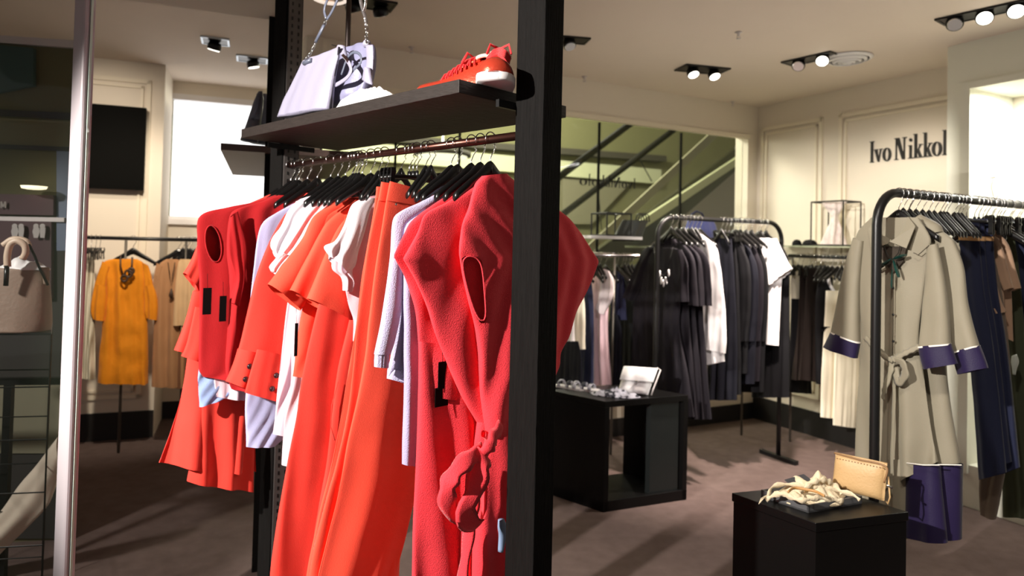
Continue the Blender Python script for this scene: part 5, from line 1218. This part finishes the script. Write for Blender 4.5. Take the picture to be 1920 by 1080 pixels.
# two sneakers
m_sn = mat('metallic_coral_leather', (214, 74, 52), .25, metal=.55, bump=.2, bscale=120); m_lace = fab('coral_laces', (206, 52, 54)); m_sole = mat('white_rubber', (240, 234, 234), .5); m_snp = mat('pale_coral_leather', (244, 190, 176), .35)
def sneaker(label, P, d, Lx=.27, roll=0):
    """d = unit direction from heel to toe"""
    t = thing('coral_sneaker', label, 'sneaker', P, 'pair of metallic coral sneakers on the oak shelf')
    s_ = Vector((d.y, -d.x, 0))
    prof = [(0, .022, .10), (.04, .032, .108), (.12, .037, .112), (.22, .038, .110), (.32, .037, .104), (.45, .040, .086), (.58, .045, .066), (.7, .048, .056), (.82, .047, .052), (.92, .041, .047), (.98, .028, .036), (1, .014, .022)]
    def at(f, k):
        for a, b in zip(prof, prof[1:]):
            if f <= b[0]: return a[k] + (b[k] - a[k]) * (f - a[0]) / (b[0] - a[0])
        return prof[-1][k]
    so = []; up = []
    for i in range(25):
        f = i / 24; w_, h_ = at(f, 1), at(f, 2); x = (f - .5) * Lx
        so.append([P + d * x + s_ * (w_ * 1.07 * c) + Z * z for c, z in ((-1, .003), (-.94, 0), (.94, 0), (1, .003), (1, .019), (.9, .021), (-.9, .021), (-1, .019))])
        nar = 1 - .28 * max(0, 1 - f / .5)
        up.append([P + d * x + s_ * (w_ * math.cos(a) * (1 - (1 - nar) * math.sin(a))) + Z * (.017 + (h_ - .003) * math.sin(a) ** .8) for a in [math.pi * k / 19 for k in range(20)]])
    MB().rings(so).build('sole', m_sole, t, True)
    MB().rings(up).build('upper', m_sn, t, True)
    ringp = [(.13 + .12 * math.sin(a), .027 * math.cos(a)) for a in [k * math.pi / 10 for k in range(20)]]
    MB().tube([P + d * (f - .5) * Lx + s_ * y + Z * (.017 + at(f, 2)) for f, y in ringp], .006, 8, closed=True).build('collar', m_snp, t, True)
    MB().rings([[P + d * (f - .5) * Lx + s_ * (y * k) + Z * (.020 + at(f, 2)) for f, y in ringp] for k in (.95, .02)]).build('inner_lining', mat('brown_lining', (92, 58, 40), .8), t)
    MB().rings([[P + d * (f - .5) * Lx + s_ * (w_ * c) + Z * (at(f, 2) + z_) for c, z_ in ((-1, .006), (-.5, .019), (0, .022), (.5, .019), (1, .006), (0, .004))] for f, w_ in ((.20, .022), (.3, .022), (.4, .022), (.5, .02), (.62, .014))]).build('tongue', m_sn, t, True)
    for k in range(7):
        f = .27 + k * .052; w_ = .03
        for sgn in (1, -1):
            MB().tube([P + d * ((f - .5) * Lx - .008) - s_ * (w_ * sgn) + Z * (at(f, 2) - .002), P + d * ((f - .5) * Lx - .002) - s_ * (w_ * .5 * sgn) + Z * (at(f, 2) + .017), P + d * (f - .5) * Lx + Z * (at(f, 2) + .026), P + d * ((f - .5) * Lx + .010) + s_ * w_ * .5 * sgn + Z * (at(f, 2) + .017), P + d * ((f - .5) * Lx + .014) + s_ * w_ * sgn + Z * (at(f, 2) - .004)], .0046, 6, flat=.5).build('lace', m_lace, t, True)
    for sgn in (1, -1):
        MB().tube([P + d * (-.21) * Lx + Z * (at(.28, 2) + .024), P + d * (-.17) * Lx + s_ * .026 * sgn + Z * (at(.28, 2) + .034), P + d * (-.12) * Lx + s_ * .034 * sgn + Z * (at(.32, 2) + .006)], .0044, 6, flat=.5).build('lace_bow', m_lace, t, True)
    return t
s1 = along(936, .10); s1 = shp(-.02, .13); 
sneaker('metallic coral sneaker with its toe towards the viewer, beside the post', shp(.02, .155), (-V * .75 - U * .66).normalized())
sneaker('metallic coral sneaker lying behind the other, toe pointing left', shp(.235, .195), (U * .92 - V * .39).normalized())
# dark bags on the second stand
for i, (pts, lb) in enumerate((([(484, 172, 492, 172), (476, 190, 494, 190), (466, 220, 490, 225), (450, 262, 484, 268)], 'slate grey bag behind the far post, the left one'), ([(490, 176, 500, 176), (486, 205, 506, 205), (474, 240, 508, 240), (466, 266, 508, 272)], 'slate grey bag behind the far post, the right one'))):
    P = H(T1 + E2 * .15 + D2 * (.12 + .1 * i), 1.917); pl = Plane(P, E2, -D2)
    t = thing('slate_handbag', lb, 'handbag', P)
    cloth('bag_body', t, pl, pts, mat('slate_leather', (112, 116, 130), .35, bump=.3, bscale=80), t=(.01, .05), amp=(.001, .005), M=24, N=40, seed=208 + i, caps=True)
    MB().tube([pl.w(*pl.az(x, y, .04), .04) for x, y in ((pts[0][0], 176), (pts[0][0] - 2, 200), (pts[1][0] - 4, 225))], .007, 8, flat=.5).build('strap', m_strap, t, True)

# ================================================================ sign lettering
m_letter = mat('black_letter', (14, 12, 12), .5)
def glyph(ch):
    """polygons in a box: width 1, cap height 1, x height .6; each a list of points"""
    E = lambda cx, cy, rx, ry, n=28: [(cx + rx * math.cos(2 * math.pi * k / n), cy + ry * math.sin(2 * math.pi * k / n)) for k in range(n)]
    r = lambda a, b, c, d: [(a, b), (c, b), (c, d), (a, d)]
    if ch == 'I': return [r(.28, 0, .72, 1), r(0, 0, 1, .03), r(0, .97, 1, 1)]
    if ch == 'N': return [r(.12, 0, .18, 1), r(.8, 0, .86, 1), [(.12, 1), (.38, 1), (.86, 0), (.66, 0)], r(0, .97, .32, 1), r(.68, .97, 1, 1), r(0, 0, .3, .03)]
    if ch == 'v': return [[(.02, .6), (.32, .6), (.58, 0), (.46, 0)], [(.78, .6), (.86, .6), (.58, 0), (.5, 0)], r(-.06, .575, .44, .6), r(.64, .575, 1.04, .6)]
    if ch == 'o': return [('ring', (.5, .3, .5, .315), (.5, .3, .24, .285))]
    if ch == 'i': return [r(.3, 0, .7, .6), r(0, 0, 1, .03), r(.05, .57, .5, .6), E(.5, .84, .26, .075)]
    if ch == 'l': return [r(.3, 0, .7, 1.08), r(0, 0, 1, .03), r(.02, 1.05, .5, 1.08)]
    if ch == 'k': return [r(.14, 0, .36, 1.08), r(0, 0, .5, .03), r(0, 1.05, .25, 1.08), [(.36, .24), (.42, .24), (.82, .58), (.74, .58)], [(.44, .3), (.56, .42), (.94, 0), (.68, 0)], r(.56, 0, 1.02, .03), r(.6, .57, .98, .6)]
def letters(name, label, word, pos, dirv, nrm, z0f, m, th=.015):
    """pos: list of (char, d0, d1) distances along dirv from origin o; z0f(d) -> (base z, cap height)"""
    o_, = pos[:1]; t = thing(name, label, 'lettering', o_ + dirv * pos[1][1] + Z * z0f(0)[0])
    for ch, a, b in pos[1:]:
        zb, hh_ = z0f(a); mb = MB()
        def W3(p, off): return o_ + dirv * (a + (b - a) * p[0]) + Z * (zb + hh_ * p[1]) + nrm * off
        for poly in glyph(ch):
            if poly[0] == 'ring':
                n = 32; out = [(poly[1][0] + poly[1][2] * math.cos(2 * math.pi * k / n), poly[1][1] + poly[1][3] * math.sin(2 * math.pi * k / n)) for k in range(n)]
                inn = [(poly[2][0] + poly[2][2] * math.cos(2 * math.pi * k / n), poly[2][1] + poly[2][3] * math.sin(2 * math.pi * k / n)) for k in range(n)]
                vs = [W3(p, 0) for p in out] + [W3(p, 0) for p in inn] + [W3(p, th) for p in out] + [W3(p, th) for p in inn]; fs = []
                for k in range(n):
                    j = (k + 1) % n
                    fs += [(2 * n + k, 2 * n + j, 3 * n + j, 3 * n + k), (k, n + k, n + j, j), (k, j, 2 * n + j, 2 * n + k), (n + k, 3 * n + k, 3 * n + j, n + j)]
                mb.add(vs, fs)
            else:
                n = len(poly); vs = [W3(p, 0) for p in poly] + [W3(p, th) for p in poly]
                mb.add(vs, [tuple(range(n)), tuple(range(2 * n - 1, n - 1, -1))] + [(k, k + n, (k + 1) % n + n, (k + 1) % n) for k in range(n)])
        mb.build('letter', m, t)
    return t
spans = [('I', 1632.5, 1640), ('v', 1641, 1655.5), ('o', 1656.7, 1672), ('N', 1678.5, 1700.7), ('i', 1704.4, 1713), ('k', 1714, 1731), ('k', 1732, 1749), ('o', 1749, 1767), ('l', 1768.5, 1776.5)]
wd_ = [(c, rw(a, 290)[0], rw(b, 290)[0]) for c, a, b in spans]; wd_.append(('o', wd_[-1][2] + .015, wd_[-1][2] + .12))
zI = rw(1636, 305)[1]; hI = rw(1636, 266)[1] - zI; zN = rw(1690, 299)[1]; hN = rw(1690, 258)[1] - zN
zb_ = (zI + zN) / 2; hb_ = (hI + hN) / 2
letters('wall_sign', 'black serif Ivo Nikkolo lettering on the right wall panel', '', [K - G1 * .001] + wd_, -G2, -G1, lambda d: (zb_, hb_), m_letter)
# the same name on the glass, read from behind
g0 = H(gl0, 0) - G2 * .0125
gsp = [('o', 1086, 1100), ('l', 1102, 1107), ('o', 1109, 1121), ('k', 1123, 1133), ('k', 1134, 1144), ('i', 1145, 1149), ('N', 1150, 1163), ('o', 1165, 1175), ('v', 1176, 1186), ('I', 1187, 1191)]
pos = [(c, gx(b), gx(a)) for c, a, b in gsp]                       # right to left: mirrored
zt0 = on_plane(1130, 350, gl0, G2).z; ht0 = on_plane(1130, 330, gl0, G2).z - zt0
letters('glass_sign', 'mirror written Ivo Nikkolo lettering on the green glass wall', '', [g0] + pos, G1, G2, lambda d: (zt0, ht0), mat('grey_glass_letter', (18, 16, 12), .8), .003)

# ================================================================ ceiling fixtures
m_can = mat('black_lamp_can', (18, 18, 18), .35, metal=.4)
def downlight(label, px, py, heads, ax, sx, sy, tilt, lit=(True,), trim=None, group='recessed ceiling spotlights'):
    c = on_z(px, py, CEIL); ax = ax.normalized(); ay = Vector((-ax.y, ax.x, 0))
    t = thing('ceiling_spotlight', label, 'spotlight', c, group)
    MB().cbox(c - Z * .004, ax, ay, Z, sx / 2, sy / 2, .004).build('housing', m_can, t)
    mbt = MB()
    for (o_, e, f) in ((-1, 0, 0), (1, 0, 0)):
        mbt.cbox(c - Z * .005 + ay * (o_ * sy / 2), ax, ay, Z, sx / 2 + .006, .006, .006); mbt.cbox(c - Z * .005 + ax * (o_ * sx / 2), ax, ay, Z, .006, sy / 2, .006)
    mbt.build('trim_frame', trim or m_can, t)
    for i in range(heads):
        x = (i - (heads - 1) / 2) * sx / max(1, heads) * 1.0
        d = (tilt - Z * 1.0).normalized(); u_ = d.cross(ax).normalized(); v_ = d.cross(u_)
        q = c + ax * x - Z * .012
        r = min(sy * .34, .043)
        h = MB().lathe(q, [(r * .8, -.0), (r, .02), (r, .045), (r * .9, .05)], 20, u_, v_, d).build('lamp_head', m_can, t, True)
        on = lit[i % len(lit)]
        MB().lathe(q + d * .0505, [(r * .86, 0), (r * .8, .003)], 20, u_, v_, d).build('lens', m_lampglow if on else m_chrome, h)
    return t
dl = lambda px, py, px2, py2: (on_z(px2, py2, CEIL) - on_z(px, py, CEIL))
downlight('two headed black spotlight at the top right corner of the photo', 1846, 22, 3, dl(1775, 34, 1920, 2), .42, .13, Vector((-.6, -.9, 0)), (False, True, True))
downlight('black spotlight beside the round ceiling vent', 1520, 109, 2, dl(1466, 120, 1570, 97), .34, .13, Vector((-.5, -.9, 0)), (False, True))
downlight('black double spotlight in the middle of the ceiling, both lamps lit', 1317, 129, 2, dl(1266, 123, 1368, 133), .34, .17, Vector((.2, -.5, 0)), (True, True))
downlight('unlit black spotlight panel just right of the near post', 1066, 73, 1, dl(1010, 68, 1082, 74), .24, .12, Vector((.2, -.5, 0)), (False,))
downlight('unlit black spotlight panel at the top edge above the lilac bags', 686, 4, 2, dl(640, -4, 712, 8), .3, .15, Vector((.2, .5, 0)), (False,))
m_al = mat('bright_trim', (190, 200, 210), .3, metal=.6)
downlight('square spotlight with silver trim left of the window', 404, 76, 1, LD, .16, .16, Vector((-.3, .2, 0)), (True,), m_al)
downlight('square spotlight with silver trim against the far post', 473, 110, 1, LD, .2, .16, Vector((.2, .2, 0)), (True,), m_al)
c = on_z(1588, 108, CEIL)
t = thing('ceiling_vent', 'round white ceiling vent with concentric rings beside the spotlight', 'vent', c)
for i, (r, z) in enumerate(((.16, .0), (.125, .012), (.09, .02), (.055, .026))):
    MB().lathe(c, [(r, -.004), (r, -z - .006), (r * .86, -z - .018), (r * .84, -z - .016), (r * .97, -.004)], 36).build('ring', m_white, t, True)
MB().lathe(c, [(.03, -.004), (.03, -.04), (.004, -.045)], 20).build('hub', m_white, t, True)
c = on_z(618, -8, CEIL)
t = thing('ring_lamp', 'pale round ceiling ring cut by the top edge above the bags', 'lamp', c)
MB().tube([c + Vector((math.cos(a), math.sin(a), 0)) * .085 - Z * .012 for a in [k * math.pi / 16 for k in range(32)]], .01, 8, closed=True).build('ring', mat('soft_white_ring', (250, 236, 226), .5, emit=(255, 236, 220), es=.8), t, True)
for i, (px, py, lb) in enumerate(((1385, 60, 'small ceiling sprinkler between the two right spotlights'), (1096, 143, 'small ceiling sprinkler right of the near post'), (772, 88, 'small ceiling sprinkler above the oak shelf'), (1374, 190, 'small ceiling sprinkler near the far corner'))):
    c = on_z(px, py, CEIL); t = thing('ceiling_sprinkler', lb, 'sprinkler', c, 'ceiling sprinklers')
    MB().lathe(c, [(.02, -.001), (.022, -.004), (.009, -.008), (.007, -.024), (.002, -.026)], 14).build('body', m_grey, t, True)
    MB().lathe(c, [(.004, -.038), (.014, -.04), (.004, -.042)], 14).build('deflector', m_grey, t, True)
    for s in (-1, 1): MB().tube([c + Vector((.008 * s, 0, -.022)), c + Vector((.01 * s, 0, -.03)), c + Vector((.004 * s, 0, -.04))], .0015, 5).build('arm', m_grey, t)

# ================================================================ shopfront glass at left, with the mall beyond
PL = at_y(137, 450, 2.25)
Pa, Pb = at_y(168, 0, 2.25), at_y(112, 1080, 2.25)
m_post = mat('anodised_post', (176, 166, 170), .5, metal=.1)
gdir = Vector((-.93, .36, 0)).normalized(); gn = Vector((gdir.y, -gdir.x, 0)); gn = gn if gn.y < 0 else -gn
Pm = (H(Pa, 0) + H(Pb, 0)) / 2
post = MB().box(H(Pm, 0) - gdir * .028 - gn * .02, gdir * .056, gn * .04, Z * CEIL).build('trim_20', m_post, bevel=.008); struct(post)
struct(MB().box(H(Pm, 0) - gdir * .034 - gn * .004, gdir * .002, gn * .008, Z * CEIL).build('window_4', mat('glass_edge', (190, 214, 200), .1)))
struct(MB().box(H(Pm, .02) + gdir * .03, gdir * 1.6, gn * .01, Z * (CEIL - .04)).build('window_3', glass_mat('shopfront_glass', (40, 46, 36), .10)))
MP = at_y(40, 450, 3.35); mdir = Vector((.985, .17, 0)); mnn = Vector((mdir.y, -mdir.x, 0))
def mp_(x, y, d=0): return on_plane(x, y, MP + mnn * d, mnn)
def mslab(name, x0, x1, y0l, y0r, y1l, y1r, d, m, parent=None, th=.03):
    q = [mp_(x0, y0l, d), mp_(x1, y0r, d), mp_(x1, y1r, d), mp_(x0, y1l, d)]
    mb = MB(); mb.add(q + [p - mnn * th for p in q], [(0, 1, 2, 3), (7, 6, 5, 4), (0, 4, 5, 1), (1, 5, 6, 2), (2, 6, 7, 3), (3, 7, 4, 0)])
    return mb.build(name, m, parent)
m_olive = mat('mall_olive_wall', (92, 88, 60), .9); m_dk = mat('mall_dark_panel', (34, 30, 30), .7); m_maroon = mat('maroon_sign_panel', (66, 34, 40), .6); m_olive2 = mat('mall_band', (112, 108, 78), .9)
e = mp_(146, 450); s_ = mp_(-260, 450)
struct(MB().box(H(s_, 0), H(e, 0) - H(s_, 0), -mnn * .08, Z * (mp_(40, 70).z)).build('wall_mall', m_olive))
struct(mslab('trim_21', -200, 146, 52, 76, 66, 90, .02, m_grey))
struct(mslab('trim_22', -200, 140, 196, 212, 206, 224, .02, m_dk)); struct(mslab('trim_23', -200, 140, 212, 228, 262, 276, .01, m_olive2)); struct(mslab('trim_24', -200, 140, 262, 276, 270, 284, .02, m_dk))
struct(mslab('trim_25', -200, 120, 402, 408, 410, 416, .03, m_grey)); struct(mslab('trim_26', 106, 130, 275, 275, 470, 470, .015, mat('blue_grey_strip', (96, 108, 132), .5)))
struct(mslab('wall_mall_lower', -200, 134, 455, 455, 1010, 1010, .012, mat('mall_dark_lower', (44, 40, 38), .8)))
struct(mslab('wall_mall_reflection', -200, 118, 716, 716, 850, 850, .02, mat('mall_floor_reflection', (120, 116, 96), .8)))  # pale slab put in for the reflection of the floor
sg = thing('wayfinding_sign', 'maroon hall sign with small white pictograms beyond the left glass', 'sign', mp_(50, 400))
mslab('upper_panel', -60, 100, 362, 366, 400, 404, .04, m_maroon, sg); mslab('lower_panel', -60, 96, 412, 416, 560, 560, .04, m_maroon, sg)
m_pic = mat('pictogram_grey', (170, 164, 160), .6)
for x in (28, 40, 68, 80):                                          # standing figures
    c = mp_(x, 424, .06); a = MB()
    a.lathe(c, [(.0005, .004), (.012, .003), (.012, 0)], 12, mdir, Z, mnn)
    a.build('pictogram_head', m_pic, sg)
    b = mp_(x, 446, .06); MB().rings([[b + mdir * s * w_ + Z * z_ + mnn * k for s, k in ((-1, 0), (1, 0), (1, .004), (-1, .004))] for z_, w_ in ((-.0, .009), (.03, .016 if x in (28, 68) else .012), (.05, .012))]).build('pictogram_figure', m_pic, sg)
q = mp_(-6, 388, .055)
def stroke(p, q_, w_=.006): return MB().tube([p, q_], w_, 4)
for i, ((x, y), (x2, y2)) in enumerate((((2, 390), (2, 378)), ((2, 378), (6, 388)), ((6, 388), (10, 378)), ((10, 378), (10, 390)))):
    stroke(mp_(x, y, .055), mp_(x2, y2, .055), .004).build('letter_stroke', m_pic, sg)
dk = thing('hall_disc_lamp', 'oval glowing disc lamp beyond the left glass pane', 'lamp', mp_(64, 349, .1))
MB().lathe(mp_(64, 349, .1), [(.055, .0), (.05, .012), (.03, .016)], 24, mdir, Vector((-mdir.y, mdir.x, 0)), -Z).build('lamp_shade', mat('mall_disc', (255, 250, 220), .5, emit=(250, 240, 200), es=1.6), dk, True)
bn_ = thing('hanging_banner', 'dark teal banner at the top left beyond the glass', 'banner', mp_(20, 120, .05))
mslab('cloth', -40, 62, 80, 90, 180, 160, .05, mat('teal_banner', (40, 66, 60), .6), bn_)
# wire cage stand carrying the tote
sz = 1.115
c0 = on_z(96, 627, sz); wdx = Vector((-.98, -.2, 0)).normalized(); wdy = Vector((-.55, .83, 0)).normalized()
t = thing('wire_cage_stand', 'tall black wire cage stand behind the left glass, carrying the taupe tote', 'display stand', H(c0, 0))
cs = [H(c0, 0), H(c0 + wdx * .42, 0), H(c0 + wdx * .42 + wdy * .4, 0), H(c0 + wdy * .4, 0)]
for p in cs: MB().tube([p, p + Z * sz], .0035, 6).build('upright', m_blackmetal, t)
zz = sz
while zz > .05:
    MB().tube([p + Z * zz for p in cs], .0028, 6, closed=True).build('ring', m_blackmetal, t); zz -= .2
MB().box(H(c0, sz), wdx * .42, wdy * .4, Z * .006).build('top_plate', m_blackmetal, t)
m_taupe = mat('taupe_leather', (150, 128, 112), .5, bump=.3, bscale=90, var=.05); m_taupe2 = mat('pale_leather_handle', (214, 190, 168), .45)
P = H(c0 + wdx * .16 + wdy * .08, sz + .006); pl = Plane(P, -wdx, Vector((wdx.y, -wdx.x, 0)) if Vector((wdx.y, -wdx.x, 0)).y < 0 else -Vector((wdx.y, -wdx.x, 0)))
t = thing('taupe_tote', 'taupe leather tote with curved handles on the wire stand at left', 'tote bag', P)
cloth('bag_body', t, pl, [(-40, 500, 84, 506), (-52, 520, 90, 524), (-60, 560, 94, 560), (-62, 600, 95, 600), (-58, 619, 92, 620)], m_taupe, t=(.05, .085), amp=(.001, .006), lam=.2, M=40, N=70, seed=220, edge=.7, caps=True)
cloth('side_wing', t, pl, [(72, 500, 92, 502), (80, 515, 93, 520), (82, 532, 90, 534)], m_taupe, t=(.03, .03), amp=(.001, .003), off=.03, M=14, N=30, seed=221, caps=True)
MB().tube([Vector(p) for p in catmull([tuple(pl.w(*pl.az(x, y, .09), .09)) for x, y in ((14, 500), (14, 478), (20, 458), (32, 452), (46, 460), (48, 474), (42, 486))], 40)], .012, 10).build('handle', m_taupe2, t, True)
MB().tube([Vector(p) for p in catmull([tuple(pl.w(*pl.az(x, y, -.03), -.03)) for x, y in ((6, 460), (24, 449), (48, 452), (54, 462))], 30)], .012, 10).build('handle', m_taupe2, t, True)
MB().tube([pl.w(*pl.az(x, y, .05), .05) for x, y in ((54, 458), (64, 478), (72, 498), (90, 535))], .005, 6).build('strap', m_blackpl, t, True)
MB().tube([pl.w(*pl.az(x, y, .095), .095) for x, y in ((13, 498), (12, 520), (11, 536))], .009, 6).build('handle_tab', m_blackpl, t, True)
heap('tissue_filling', t, pl.w(*pl.az(46, 506, .01), .01), pl.v, pl.n, .09, .035, .035, m_white, 12, 36, 20)
# black frame table behind
tb0 = at_y(14, 720, 3.0)
t = thing('frame_table', 'black square tube frame table behind the wire stand', 'table', H(tb0, 0))
MB().box(H(tb0, 0), mdir * .03, mnn * .03, Z * tb0.z).build('leg', m_blackmetal, t); MB().box(H(tb0 - mdir * .5, 0), mdir * .03, mnn * .03, Z * tb0.z).build('leg', m_blackmetal, t)
MB().box(H(tb0 - mdir * .6, tb0.z), mdir * .85, mnn * .03, Z * .03).build('top_rail', m_blackmetal, t)
# slanting cream cloth
P = at_y(50, 920, 2.95); pl = Plane(P, Vector((1, 0, 0)), Vector((0, -1, 0)))
t = thing('cream_drape', 'cream cloth sweeping down diagonally behind the wire stand at bottom left', 'drape', P)
cloth('cloth', t, pl, [(112, 815, 118, 870), (72, 868, 100, 920), (40, 905, 88, 950), (0, 960, 40, 1000), (-50, 1010, -10, 1050), (-90, 1060, -40, 1100)], fab('cream_satin', (206, 192, 174), rough=.45), t=(.03, .03), amp=(.003, .012), lam=.09, M=40, N=60, seed=230)
